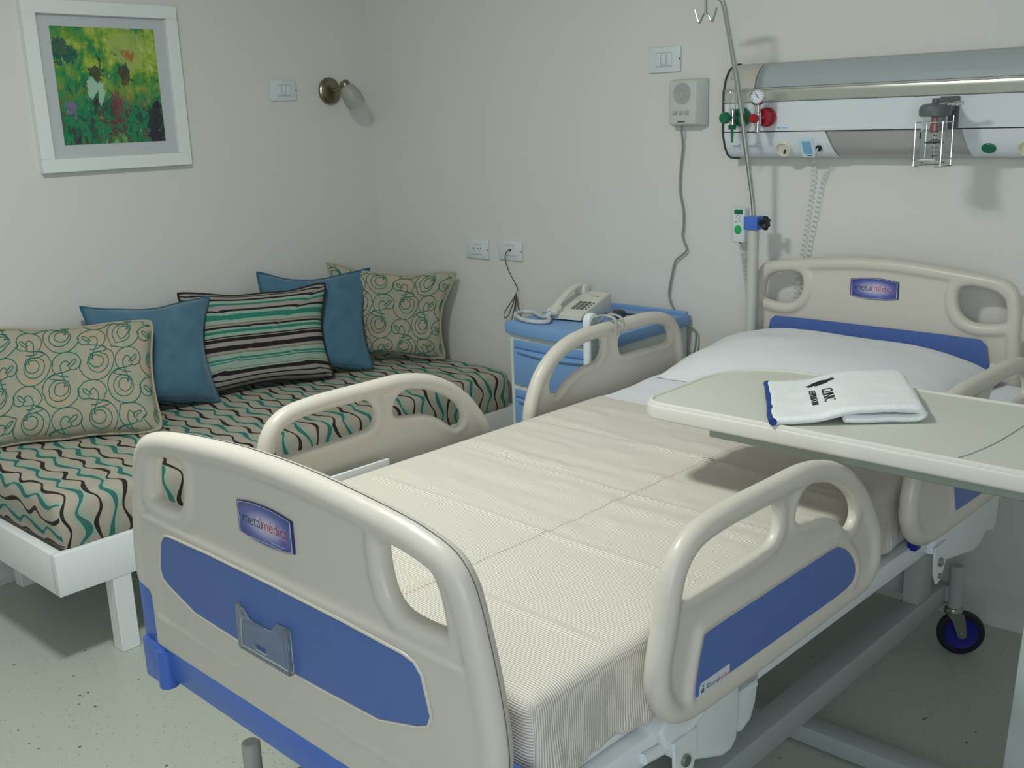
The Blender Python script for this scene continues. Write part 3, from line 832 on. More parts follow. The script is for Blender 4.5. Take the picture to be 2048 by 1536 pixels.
# ------------------------------------------------------------------ bedhead service panel
PX0, PX1 = 1.742, 3.30
PROF = [(0.012, 1.575), (0.038, 1.572), (0.066, 1.556), (0.085, 1.530), (0.093, 1.503), (0.096, 1.497), (0.096, 1.463), (0.096, 1.378), (0.093, 1.366), (0.084, 1.338), (0.068, 1.314), (0.048, 1.303), (0.012, 1.300)]
def strip(b, a, c, x0, x1, off=0.0, th=0.003, mi=None, Pf=None):
    """a shell along x that follows the panel profile between z=a (top) and z=c (bottom)"""
    P = [p for p in (Pf or PROF)]
    def at(z):
        for (d0, z0), (d1, z1) in zip(P, P[1:]):
            if z0 >= z >= z1: k = (z0-z)/(z0-z1) if z0 > z1 else 0; return d0+(d1-d0)*k
        return P[0][0] if z > P[0][1] else P[-1][0]
    zs = [a]+[z for d, z in P if c < z < a]+[c]
    fine = []
    for z0, z1 in zip(zs, zs[1:]):
        for i in range(3): fine.append(z0+(z1-z0)*i/3)
    fine.append(c)
    t = bmesh.new()
    out = [[t.verts.new((x, -(at(z)+off), z)) for z in fine] for x in (x0, x1)]
    inn = [[t.verts.new((x, -(at(z)+off-th), z)) for z in fine] for x in (x0, x1)]
    n = len(fine)
    for i in range(n-1):
        t.faces.new((out[0][i], out[0][i+1], out[1][i+1], out[1][i])); t.faces.new((inn[0][i], inn[1][i], inn[1][i+1], inn[0][i+1]))
        t.faces.new((out[0][i], inn[0][i], inn[0][i+1], out[0][i+1])); t.faces.new((out[1][i], out[1][i+1], inn[1][i+1], inn[1][i]))
    t.faces.new((out[0][0], out[1][0], inn[1][0], inn[0][0])); t.faces.new((out[0][-1], inn[0][-1], inn[1][-1], out[1][-1]))
    bmesh.ops.recalc_face_normals(t, faces=t.faces)
    add_mesh(b, t, None, mi)
def build_panel():
    t = thing('bedhead_panel', 'long wall-mounted bedhead panel with lamp, gas and call fittings', 'bedhead panel', (PX0, 0, 1.44))
    inv = Matrix.Translation((-PX0, 0, -1.44))
    def part(name, b, m, parent=t):
        bmesh.ops.transform(b, matrix=inv, verts=b.verts); return obj(name, b, m, parent)
    b = B()
    prism(b, [(-d+0.004, z) for d, z in PROF]+[(-0.001, 1.300), (-0.001, 1.575)], 0, PX1-PX0-0.012, Matrix(((0, 0, 1, PX0+0.006), (1, 0, 0, 0), (0, 1, 0, 0), (0, 0, 0, 1))))
    part('housing', b, M['alu'])
    b = B()
    big = [(-d*1.05, 1.4375+(z-1.4375)*1.03) for d, z in PROF]+[(-0.001, 1.296), (-0.001, 1.579)]
    prism(b, big, 0, 0.007, Matrix(((0, 0, 1, PX0), (1, 0, 0, 0), (0, 1, 0, 0), (0, 0, 0, 1))), 0.0015, 1); part('end_cap', b, M['dark_grey'])
    b = B(); strip(b, 1.572, 1.502, PX0+0.006, 1.846, 0.002); part('upper_cover', b, M['cover_grey'])
    b = B(); strip(b, 1.570, 1.504, 1.848, PX1-0.02, -0.001, 0.002); part('lamp_diffuser', b, M['diffuser'])
    b = B(); strip(b, 1.501, 1.464, PX0+0.007, PX1-0.01, 0.002)
    bx(b, (PX0+0.007, -0.103, 1.4655), (PX1-0.01, -0.097, 1.4685)); bx(b, (PX0+0.007, -0.101, 1.498), (PX1-0.01, -0.096, 1.501)); part('metal_rail', b, M['alu_bright'])
    b = B(); strip(b, 1.462, 1.380, PX0+0.006, PX1-0.01, 0.001); part('front_board', b, M['panel_white'])
    b = B(); bx(b, (PX0+0.008, -0.0972, 1.3775), (PX1-0.01, -0.095, 1.3795)); part('seam_line', b, M['plate_dark'])
    # the two lower cover plates with slanted ends
    def lower(x0, x1, s0, s1):
        b = B(); t0 = bmesh.new(); zs = [1.377-(1.377-1.3045)*i/8 for i in range(9)]
        def at(z):
            for (d0, z0), (d1, z1) in zip(PROF, PROF[1:]):
                if z0 >= z >= z1: return d0+(d1-d0)*((z0-z)/(z0-z1))
            return 0.05
        A = []; 
        for th in (0.003, -0.001):
            L = [t0.verts.new((x0+s0*i/8, -(at(z)+th), z)) for i, z in enumerate(zs)]; Rr = [t0.verts.new((x1+s1*i/8, -(at(z)+th), z)) for i, z in enumerate(zs)]
            A.append((L, Rr))
        (L, Rr), (l, r) = A
        for i in range(8):
            t0.faces.new((L[i], L[i+1], Rr[i+1], Rr[i])); t0.faces.new((l[i], r[i], r[i+1], l[i+1]))
            t0.faces.new((L[i], l[i], l[i+1], L[i+1])); t0.faces.new((Rr[i], Rr[i+1], r[i+1], r[i]))
        t0.faces.new((L[0], Rr[0], r[0], l[0])); t0.faces.new((L[-1], l[-1], r[-1], Rr[-1]))
        bmesh.ops.recalc_face_normals(t0, faces=t0.faces); add_mesh(b, t0)
        return part('lower_cover', b, M['panel_white'])
    lower(PX0+0.007, 2.075, 0.0, 0.026); lower(2.452, 3.25, 0.020, 0.0)
    # fittings on the slanted lower face: local frame on the profile at z
    nrm = Vector((0, -0.88, -0.47)); 
    def face(x, z, off=0.0):
        for (d0, z0), (d1, z1) in zip(PROF, PROF[1:]):
            if z0 >= z >= z1: d = d0+(d1-d0)*((z0-z)/(z0-z1))
        p = Vector((x, -d, z)) + nrm*(0.0015+off)
        return Matrix.Translation(p) @ Matrix((Vector((1, 0, 0)), Vector((0, -0.47, 0.88)), nrm)).transposed().to_4x4()
    for x in (1.940, 2.612):
        b = B(); lathe(b, [(0, 0.0), (0.024, 0.0), (0.025, 0.004), (0.022, 0.008), (0.019, 0.007), (0.018, 0.003), (0, 0.003)], face(x, 1.330), 32); p = part('round_socket', b, M['cream_button'])
        b = B(); bx(b, (0.004, -0.012, 0.0), (0.008, 0.002, 0.009), 0.001, 1, face(x, 1.330) @ Matrix.Rotation(radians(-25), 4, 'Z')); part('socket_lever', b, M['plate_dark'], p)
        bb = B(); bx(bb, (-0.010, -0.030, 0), (0.014, -0.028, 0.0006), 0, 1, face(x, 1.330)); part('socket_marking', bb, M['grille'], p)
    b = B(); lathe(b, [(0, 0), (0.018, 0), (0.018, 0.004), (0.015, 0.006), (0, 0.006)], face(2.517, 1.330) @ Matrix.Diagonal((1, 0.78, 1, 1)), 30); part('green_button', b, M['green_knob'])
    b = B(); prism(b, [(-0.020, -0.030), (0.020, -0.030), (0.024, -0.015), (0.024, 0.015), (0.020, 0.030), (-0.020, 0.030), (-0.024, 0.015), (-0.024, -0.015)], 0, 0.003, face(2.016, 1.333), 0.001, 1); q = part('call_plate', b, M['label_cyan'])
    b = B(); bx(b, (-0.013, -0.018, 0.003), (0.013, 0.022, 0.0055), 0.001, 1, face(2.016, 1.333)); part('call_button', b, M['label_blue'], q)
    b = B(); bx(b, (-0.006, -0.026, 0.003), (0.010, -0.024, 0.0034), 0, 1, face(2.016, 1.333)); part('call_marking', b, M['plate_dark'], q)
    b = B(); lathe(b, [(0, 0.0), (0.0085, 0.0), (0.009, 0.006), (0.005, 0.009), (0, 0.009)], face(2.052, 1.333), 20); part('cord_gland', b, M['black'])
    for x0, x1 in ((1.772, 1.800), (1.806, 1.872)):
        b = B(); bx(b, (x0, -0.100, 1.341), (x1, -0.078, 1.346), 0.001, 1); part('socket_cover', b, M['panel_white'])
    for x in (1.776, 1.794, 1.808, 1.868):
        b = B(); lathe(b, [(0, 0), (0.0016, 0), (0.0016, 0.001), (0, 0.001)], face(x, 1.330), 10); part('screw', b, M['plate_dark'])
    b = B(); bx(b, (1.925, -0.0982, 1.3845), (1.962, -0.0968, 1.393)); q = part('maker_label', b, M['label_cyan'])
    b = B(); bx(b, (1.927, -0.0988, 1.3862), (1.934, -0.0980, 1.3915)); bx(b, (1.937, -0.0988, 1.3882), (1.957, -0.0980, 1.3902)); part('maker_mark', b, M['label_blue'], q)
build_panel()

def build_flowmeter():
    y = -0.099
    t = thing('oxygen_flowmeter', 'green oxygen flowmeter plugged into the left end of the bedhead panel', 'flowmeter', (1.815, y, 1.422))
    Q = Matrix.Rotation(radians(90), 4, 'X')
    b = B(); lathe(b, [(0, 0.0), (0.026, 0.0), (0.0275, 0.004), (0.0275, 0.014), (0.023, 0.020), (0.0235, 0.040), (0.020, 0.043), (0, 0.043)], Q, 36); obj('connector', b, M['green_knob'], t)
    b = B(); cyl(b, (0, -0.040, 0), (0, -0.068, 0), 0.009, 20); cyl(b, (0, -0.062, -0.024), (0, -0.062, 0.024), 0.0085, 20, bev=0.002); obj('valve_body', b, M['chrome'], t)
    b = B(); cyl(b, (0, -0.070, 0), (-0.004, -0.105, 0.0), 0.006, 16); lathe(b, [(0, 0), (0.013, 0.0), (0.0165, 0.004), (0.0165, 0.016), (0.013, 0.021), (0, 0.021)], Matrix.Translation((-0.003, -0.088, 0)) @ Q, 20); obj('control_knob', b, M['green_knob'], t)
    b = B(); lathe(b, [(0.0, 0.024), (0.010, 0.024), (0.010, 0.105), (0.006, 0.110), (0, 0.110)], Matrix.Translation((0, -0.062, 0)), 24); obj('flow_tube', b, M['clear'], t)
    b = B(); lathe(b, [(0, -0.055), (0.004, -0.055), (0.0045, -0.046), (0.0035, -0.046), (0.004, -0.034), (0.011, -0.034), (0.012, -0.022), (0.009, -0.020), (0, -0.020)], Matrix.Translation((0, -0.062, 0)), 20)
    lathe(b, [(0, -0.071), (0.0035, -0.071), (0.0035, -0.054), (0, -0.054)], Matrix.Translation((0, -0.062, 0)), 14); obj('hose_barb', b, M['green_knob'], t)
build_flowmeter()
def build_regulator():
    t = thing('vacuum_regulator', 'red vacuum regulator with a round dial gauge behind the drip pole', 'regulator', (1.897, -0.099, 1.420))
    Q = Matrix.Rotation(radians(90), 4, 'X')
    b = B(); lathe(b, [(0, 0.0), (0.026, 0.0), (0.0275, 0.004), (0.0275, 0.014), (0.023, 0.020), (0.0235, 0.040), (0.020, 0.043), (0, 0.043)], Q, 36); obj('connector', b, M['red_knob'], t)
    b = B(); cyl(b, (0, -0.040, 0), (0, -0.070, 0), 0.009, 20); cyl(b, (0, -0.060, -0.042), (0, -0.060, 0.036), 0.0075, 20, bev=0.002); cyl(b, (0, -0.060, -0.020), (0, -0.060, 0.014), 0.011, 20, bev=0.002); obj('valve_body', b, M['chrome'], t)
    b = B(); lathe(b, [(0, 0), (0.010, 0.0), (0.013, 0.003), (0.013, 0.014), (0.010, 0.018), (0, 0.018)], Matrix.Translation((0, -0.072, -0.002)) @ Q, 20); obj('control_knob', b, M['red_knob'], t)
    d = Vector((0.35, -0.86, 0.35)).normalized(); c = Vector((0, -0.064, 0.056))
    G = Matrix.Translation(c) @ d.to_track_quat('Z', 'Y').to_matrix().to_4x4()
    b = B(); lathe(b, [(0, -0.012), (0.018, -0.012), (0.0215, -0.008), (0.0215, 0.008), (0.019, 0.010), (0.018, 0.007)], G, 32); obj('gauge_case', b, M['chrome'], t)
    b = B(); lathe(b, [(0, 0.005), (0.0185, 0.005), (0.0185, 0.007), (0, 0.007)], G, 32); g = obj('gauge_face', b, M['panel_white'], t)
    b = B(); bx(b, (-0.011, -0.0009, 0.0072), (0.006, 0.0009, 0.0082), 0, 1, G @ Matrix.Rotation(radians(-55), 4, 'Z'))
    for k in range(9):
        bx(b, (0.0135, -0.0005, 0.0072), (0.0165, 0.0005, 0.0078), 0, 1, G @ Matrix.Rotation(radians(-40+k*32), 4, 'Z'))
    obj('pointer', b, M['plate_dark'], g)
build_regulator()
def build_suction():
    t = thing('suction_bottle', 'clear suction bottle with grey lid in a chrome wire cage on the bedhead panel', 'suction bottle', (2.418, -0.195, 1.288))
    cx = 0.0
    b = B(); lathe(b, [(0, 0.006), (0.026, 0.006), (0.030, 0.010), (0.031, 0.03), (0.031, 0.118), (0.030, 0.128), (0.028, 0.134), (0.026, 0.134), (0.027, 0.127), (0.029, 0.117), (0.029, 0.03), (0.028, 0.012), (0.025, 0.009), (0, 0.009)], None, 40); obj('jar', b, M['clear'], t)
    b = B(); lathe(b, [(0, 0.152), (0.015, 0.156), (0.030, 0.153), (0.037, 0.148), (0.039, 0.140), (0.038, 0.126), (0.035, 0.124), (0, 0.124)], None, 36)
    cyl(b, (0, 0, 0.150), (0, 0, 0.168), 0.009, 16); bx(b, (-0.020, 0.01, 0.135), (0.020, 0.095, 0.158), 0.004, 2); obj('lid', b, M['lid_grey'], t)
    b = B(); cyl(b, (0.030, 0, 0.150), (0.066, -0.002, 0.156), 0.0045, 14); cyl(b, (0.052, 0, 0.153), (0.068, -0.002, 0.1565), 0.006, 14); obj('hose_stub', b, M['chrome'], t)
    b = B(); cyl(b, (0.0, 0, 0.125), (0.0, 0, 0.092), 0.0085, 16); cyl(b, (0.0, 0, 0.104), (0.0, 0, 0.084), 0.0105, 16); obj('float_valve', b, M['orange_red'], t)
    b = B(); cyl(b, (0, 0, 0.084), (0, 0, 0.02), 0.0015, 8)
    # graduations run on the jar wall that faces the room
    def mark(z, w, th=0.0008):
        n = 5
        for i in range(n):
            a0 = -pi/2 + radians(28) + (i/n-0.5)*w/0.031; a1 = -pi/2 + radians(28) + ((i+1)/n-0.5)*w/0.031
            tube(b, [(0.0313*cos(a0), 0.0313*sin(a0), z), (0.0313*cos(a1), 0.0313*sin(a1), z)], th, 4)
    for i in range(7): mark(0.028+i*0.010, 0.009 if i % 2 else 0.016)
    mark(0.060, 0.052, 0.0014); mark(0.064, 0.030, 0.001)
    obj('graduations', b, M['dark_grey'], t)
    b = B(); r = 0.0017; w, d = 0.034, 0.034
    def loop(z): tube(b, cr([(-w, -d, z), (0, -d-0.004, z), (w, -d, z), (w+0.003, 0, z), (w, d, z), (-w, d, z), (-w-0.003, 0, z)], 4, True), r, 8, True)
    loop(0.110); loop(0.018); loop(0.001)
    for x, y in ((-w, -d), (w, -d), (w, d), (-w, d)): tube(b, [(x, y, 0.001), (x, y, 0.112)], r, 8)
    tube(b, [(-0.02, d, 0.11), (-0.02, 0.095, 0.11)], r, 8); tube(b, [(0.02, d, 0.11), (0.02, 0.095, 0.11)], r, 8)
    tube(b, [(w, d, 0.11), (w, d, 0.125)], r, 8)
    obj('wire_cage', b, M['chrome'], t)
    b = B(); bx(b, (-0.024, 0.088, 0.090), (0.024, 0.0985, 0.172), 0.002, 1); obj('mounting_block', b, M['lid_grey'], t)
    b = B(); tube(b, [(-0.020, -0.0345, 0.075), (-0.020, -0.0345, 0.086)], 0.0018, 8); ball(b, (-0.020, -0.0345, 0.073), 0.003); obj('clip', b, M['plate_dark'], t)
build_suction()

# ------------------------------------------------------------------ call handset on the wall and coiled cords
def coil(b, path, R, r, turns, n=6):
    """helix along a polyline"""
    P = [Vector(p) for p in path]; L = [0]
    for a, c in zip(P, P[1:]): L.append(L[-1]+(c-a).length)
    tot = L[-1]; pts = []; steps = int(turns*10)
    for i in range(steps+1):
        s = tot*i/steps; k = 0
        while k < len(L)-2 and L[k+1] < s: k += 1
        f = (s-L[k])/(L[k+1]-L[k]); p = P[k].lerp(P[k+1], f); d = (P[k+1]-P[k]).normalized()
        e1 = d.cross(Vector((0, 1, 0))).normalized(); e2 = d.cross(e1)
        a = 2*pi*turns*i/steps
        rr = R(i/steps) if callable(R) else R
        pts.append(p + e1*cos(a)*rr + e2*sin(a)*rr)
    tube(b, pts, r, n)
b = B()
tube(b, cr([(2.052, -0.092, 1.330), (2.040, -0.085, 1.310), (2.030, -0.07, 1.295)], 5), 0.0025, 6)
coil(b, cr([(2.030, -0.07, 1.295), (2.022, -0.045, 1.25), (2.006, -0.034, 1.15), (1.990, -0.030, 1.05), (1.974, -0.026, 0.95), (1.962, -0.026, 0.86)], 6), lambda k: 0.0075, 0.0014, 30)
tag(obj('coiled_call_cord', b, M['cord_white']), 'white coiled cord hanging from the bedhead panel down behind the headboard', 'cord')
def build_handset():
    t = thing('call_handset', 'white call handset with green round button held on the wall by the drip pole', 'handset', (1.778, 0, 1.095))
    b = B(); bx(b, (-0.018, -0.020, -0.050), (0.026, -0.0005, 0.048), 0.004, 2); obj('wall_holder', b, M['plate'], t)
    b = B(); bx(b, (-0.026, -0.048, -0.053), (0.018, -0.018, 0.053), 0.006, 3); obj('handset_body', b, M['panel_white'], t)
    b = B(); bx(b, (-0.018, -0.0488, 0.036), (0.012, -0.0475, 0.050)); obj('top_label', b, M['green_knob'], t)
    Q = Matrix.Rotation(radians(90), 4, 'X')
    b = B(); lathe(b, [(0, 0), (0.0125, 0), (0.0125, 0.002), (0.010, 0.003), (0, 0.003)], Matrix.Translation((-0.004, -0.047, -0.012)) @ Q @ Matrix.Diagonal((1, 1.15, 1, 1)), 24); obj('call_button', b, mat('bright_green_button', '#2fae62', 0.35, var=0.02), t)
    b = B()
    tube(b, cr([(-0.012, -0.0485, 0.024), (-0.006, -0.0485, 0.034), (0.002, -0.0485, 0.028), (-0.002, -0.0485, 0.020), (0.006, -0.0485, 0.012)], 5), 0.001, 5); cyl(b, (-0.012, -0.0475, 0.012), (-0.012, -0.049, 0.012), 0.003, 12)
    obj('symbols', b, M['groove'], t)
    b = B(); cyl(b, (-0.004, -0.034, -0.056), (-0.004, -0.034, -0.050), 0.003, 10); obj('cord_gland', b, M['black'], t)
build_handset()
b = B(); tube(b, cr([(1.774, -0.034, 1.040), (1.776, -0.032, 1.025), (1.782, -0.03, 1.010)], 4), 0.0022, 6)
coil(b, [(1.782, -0.03, 1.010), (1.795, -0.030, 0.93), (1.806, -0.030, 0.86), (1.815, -0.03, 0.74)], 0.0060, 0.0014, 44)
tag(obj('coiled_handset_cord', b, M['cord_white']), 'thin white coiled cord hanging under the call handset', 'cord')

# ------------------------------------------------------------------ bedside cabinet
def build_cabinet():
    x0, x1, yb, yf, H = 1.150, 1.572, -0.022, -0.430, 0.792
    cx = (x0+x1)/2
    t = thing('bedside_cabinet', 'cream bedside cabinet with blue top and blue drawers', 'bedside cabinet', (cx, (yb+yf)/2, 0))
    o = Matrix.Translation((-cx, -(yb+yf)/2, 0))
    def bow(x, d): return d*(1-((x-cx)/((x1-x0)/2+0.012))**2)
    def slab(b, xa, xb, yback, yfront, za, zb, bulge, bev=0.0, mi=None):
        n = 14; fr = [(xa+(xb-xa)*i/n) for i in range(n+1)]
        poly = [(xa, yback)]+[(x, yfront-bow(x, bulge)) for x in fr]+[(xb, yback)]
        prism(b, ccw(poly), za, zb, o, bev, 2, mi)
    b = B(); slab(b, x0-0.012, x1+0.010, yb, yf-0.014, 0.752, H, 0.026, 0.006)
    bx(b, (x0-0.008, yb-0.012, H-0.004), (x1+0.006, yb, H+0.010), 0.003, 2, o); obj('cabinet_top', b, M['cab_blue'], t)
    b = B(); slab(b, x0, x1, yb, yf, 0.075, 0.753, 0.020); obj('body', b, M['cab_cream'], t)
    z = 0.735
    for za, zb in ((0.582, 0.734), (0.378, 0.565), (0.100, 0.362)):
        b = B(); slab(b, x0+0.020, x1-0.020, yf+0.02, yf-0.006, za, zb-0.030, 0.020, 0.002)
        slab(b, x0+0.020, x1-0.020, yf+0.02, yf-0.004, zb-0.026, zb, 0.020, 0.002)
        d = obj('drawer', b, M['cab_blue'], t)
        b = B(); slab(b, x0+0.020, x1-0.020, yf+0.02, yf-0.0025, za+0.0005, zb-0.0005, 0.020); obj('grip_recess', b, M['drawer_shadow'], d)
        b = B(); n = 12
        pts = [(x0+0.045+(x1-x0-0.09)*i/n, yf-0.008-bow(x0+0.045+(x1-x0-0.09)*i/n, 0.022), zb-0.034-0.006*sin(pi*i/n)) for i in range(n+1)]
        tube(b, pts, 0.007, 8, False, o); obj('grip_lip', b, M['cab_blue'], d)
    for x, y in ((x0+0.04, yf+0.04), (x1-0.04, yf+0.04), (x0+0.04, yb-0.05), (x1-0.04, yb-0.05)):
        b = B(); cyl(b, (x, y, 0.05), (x, y, 0.08), 0.010, 12); 
        t0 = B(); lathe(t0, [(0, -0.01), (0.018, -0.01), (0.025, -0.006), (0.025, 0.006), (0.018, 0.01), (0, 0.01)], Matrix.Translation((x, y, 0.025)) @ Matrix.Rotation(radians(90), 4, 'X'), 20)
        me = bpy.data.meshes.new('tmp'); t0.to_mesh(me); t0.free(); b.from_mesh(me); bpy.data.meshes.remove(me)
        bmesh.ops.transform(b, matrix=o, verts=b.verts); obj('castor', b, M['dark_grey'], t)
build_cabinet()

# ------------------------------------------------------------------ telephone
def build_phone():
    zt = 0.792
    # the phone's length runs from the front of the cabinet towards the wall
    A = Vector((1.325, -0.365, zt)); ang = radians(6)
    t = thing('telephone', 'off-white desk telephone with grey keypad on the blue cabinet top', 'telephone', (1.290, -0.235, zt), radians(8))
    w, L = 0.130, 0.205
    def top(y): return 0.022 + 0.040*((y+L/2)/L)
    b = B()
    prof = [(-L/2, 0.006), (-L/2+0.02, 0.002), (L/2-0.015, 0.002), (L/2, 0.020), (L/2, 0.062), (L/2-0.012, 0.068), (-L/2+0.012, 0.026), (-L/2, 0.020)]
    Mx = Matrix(((0, 0, 1, -w/2), (1, 0, 0, 0), (0, 1, 0, 0), (0, 0, 0, 1)))
    prism(b, ccw(prof), 0, w, Mx, 0.006, 3); obj('base', b, M['phone'], t)
    slope = math.atan2(0.042, L-0.024)
    F = Matrix.Translation((0, 0, 0.046)) @ Matrix.Rotation(slope, 4, 'X')
    for r in range(4):
        for c in range(3):
            b = B(); bx(b, (0.000+c*0.0165, -0.060+r*0.017, 0.0), (0.012+c*0.0165, -0.050+r*0.017, 0.0045), 0.0015, 2, F); obj('key', b, M['key'], t)
    for r in range(4):
        b = B(); bx(b, (0.052, -0.058+r*0.017, 0.0), (0.059, -0.053+r*0.017, 0.004), 0.001, 1, F); obj('key', b, M['key'], t)
    b = B(); bx(b, (0.012, 0.052, 0.0005), (0.042, 0.0545, 0.0022), 0, 1, F); obj('display_line', b, M['key'], t)
    # handset along the left side
    b = B(); x = -0.040
    path = [(x, -0.112, 0.030), (x, -0.095, 0.038), (x, -0.060, 0.058), (x, 0.0, 0.082), (x, 0.055, 0.092), (x, 0.095, 0.090), (x, 0.108, 0.084)]
    P = cr(path, 5); n = len(P)
    rr = [0.017*(0.75+0.25*abs(2*i/(n-1)-1)**2) for i in range(n)]
    tube(b, P, rr, 14, False, None, None, 0.62)
    bx(b, (x-0.021, -0.118, 0.020), (x+0.021, -0.072, 0.044), 0.008, 3, Matrix.Translation((x, -0.095, 0.03)) @ Matrix.Rotation(radians(14), 4, 'X') @ Matrix.Translation((-x, 0.095, -0.03)))
    bx(b, (x-0.022, 0.062, 0.058), (x+0.022, 0.112, 0.094), 0.009, 3)
    obj('handset', b, M['phone'], t)
    b = B(); cyl(b, (x-0.006, -0.119, 0.030), (x-0.006, -0.1155, 0.030), 0.0035, 10); obj('cord_socket', b, M['plate_dark'], t)
    b = B(); bx(b, (x+0.002, 0.084, 0.0935), (x+0.012, 0.090, 0.0955)); obj('handset_slot', b, M['plate_dark'], t)
    # thick coil cord looped on the cabinet top
    b = B()
    path = cr([(x, -0.117, 0.026), (x-0.020, -0.125, 0.014), (x-0.060, -0.095, 0.0085), (x-0.110, -0.055, 0.0085), (x-0.150, -0.058, 0.0085), (x-0.150, -0.105, 0.0085), (x-0.110, -0.150, 0.0085), (x-0.060, -0.180, 0.0085), (x-0.010, -0.190, 0.0085), (x+0.018, -0.172, 0.0085), (x+0.010, -0.145, 0.0085), (x-0.005, -0.128, 0.014)], 8)
    rad = [0.0072*(1+0.06*sin(i*2.1)) for i in range(len(path))]
    tube(b, path, rad, 10)
    for i in range(6):
        p = path[58+i*1]; 
    obj('coil_cord', b, M['cord_white'], t)
build_phone()

def build_connector():
    t = thing('cable_connector', 'dark grey cable connector with bare orange wires on the cabinet top', 'connector', (1.424, -0.222, 0.792), radians(52))
    b = B(); bx(b, (-0.004, -0.017, 0.001), (0.034, 0.017, 0.030), 0.008, 3); obj('connector_shell', b, M['dark_grey'], t)
    b = B()
    for i in range(6):
        y = -0.011+0.0044*i; tube(b, cr([(0.0, y, 0.012+0.003*(i % 3)), (-0.012, y*1.1, 0.014+0.003*(i % 2)), (-0.024, y*0.8, 0.008+0.002*i)], 4), 0.0019, 6)
    obj('bare_wires', b, M['wire_orange'], t)
    b = B(); tube(b, cr([(0.034, 0, 0.016), (0.06, -0.008, 0.012), (0.10, -0.030, 0.006), (0.135, -0.075, 0.0055), (0.145, -0.12, 0.0055)], 6), 0.0042, 8); obj('cable', b, M['dark_grey'], t)
build_connector()

# ------------------------------------------------------------------ hospital bed
BY = -0.02560158
BED = thing('hospital_bed', 'large beige hospital bed with blue inlays standing against the back wall', 'hospital bed', (2.247, 0, 0), BY)
MB = Matrix.Translation((2.247, 0, 0)) @ Matrix.Rotation(BY, 4, 'Z')

FOOT = [(0.0, 0.970), (0.10, 0.968), (0.20, 0.961), (0.30, 0.951), (0.36, 0.940), (0.402, 0.925), (0.428, 0.898), (0.442, 0.865), (0.458, 0.808), (0.470, 0.755), (0.478, 0.705), (0.481, 0.665), (0.478, 0.636)]
def board(which, pts_half, v0, z_bot, hole, thick, holes_dz=0.0):
    """moulded end board: rounded tube rim, thin infill with two grips, stouter lower half"""
    u0 = -0.004
    half = [(u, z) for u, z in pts_half]
    outline = half + [(half[-1][0]-0.046, half[-1][1]-0.012), (half[-1][0]-0.050, z_bot)]
    full = [(u, z) for u, z in reversed(outline)] + [(-u, z) for u, z in outline[1:]]
    full = [(u+u0, z) for u, z in full]           # right bottom -> top -> left bottom: counter-clockwise
    b = B()
    r = thick/2
    rim = [(u, z) for u, z in reversed(half)] + [(-u, z) for u, z in half[1:]]
    rim = inset([(u+u0, z) for u, z in rim], r, False)
    rim = [(v.x, v.y) for v in cr([(p[0], p[1], 0) for p in rim], 3)]
    tube(b, [(u, v0, z) for u, z in rim], r, 14)
    # verticals go down to the bottom of the board inside the step
    ub = half[-1][0]-0.050-r
    H = []
    for s in (-1, 1):
        poly = ccw([(u0+s*u, z) for u, z in hole]); H.append(poly)
    infill = ccw(inset(full, r*0.9))
    holed(b, infill, H, thick*0.24, 0.0, plane_uz(v0))
    # grips: round edges on the inner and lower side of each opening
    for s in (-1, 1):
        c = [(u0+s*u, z) for u, z in hole]
        cx = sum(p[0] for p in c)/len(c); cz = sum(p[1] for p in c)/len(c)
        off = []
        for p in c:
            d = Vector((p[0]-cx, p[1]-cz)); d.normalize(); off.append((p[0]+d.x*0.018, v0, p[1]+d.y*0.018))
        tube(b, cr(off, 3, True), 0.0185, 12, True)
    zl = half[-1][1]+0.137
    low = [(u, z) for u, z in infill if z < zl]
    w1 = max(u for u, z in infill if abs(z-zl) < 0.09)
    ue = half[-1][0]-0.050
    lowp = [(-w1+0.01, zl), (-half[-1][0]+0.012, half[-1][1]-0.008), (-ue, half[-1][1]-0.016), (-ue, z_bot), (ue, z_bot), (ue, half[-1][1]-0.016), (half[-1][0]-0.012, half[-1][1]-0.008), (w1-0.01, zl)]
    prism(b, ccw([(u+u0, z) for u, z in lowp]), -thick*0.40, thick*0.40, plane_uz(v0))
    # thin raised bead under the inlay
    tube(b, [(-ub+u0, v0-thick*0.30, z_bot+0.065), (ub+u0, v0-thick*0.30, z_bot+0.065)], 0.009, 8)
    tube(b, [(-w1+0.03+u0, v0-thick*0.26, zl), (w1-0.03+u0, v0-thick*0.26, zl)], 0.009, 8)
    return fused(which, b, M['beige'], BED, 0.0045, 7)

def inlay(parent, name, poly, Mx, th, m, lip=0.004):
    b = B(); prism(b, ccw(poly), 0, th, Mx, 0.0008, 1)
    return obj(name, b, m, parent)

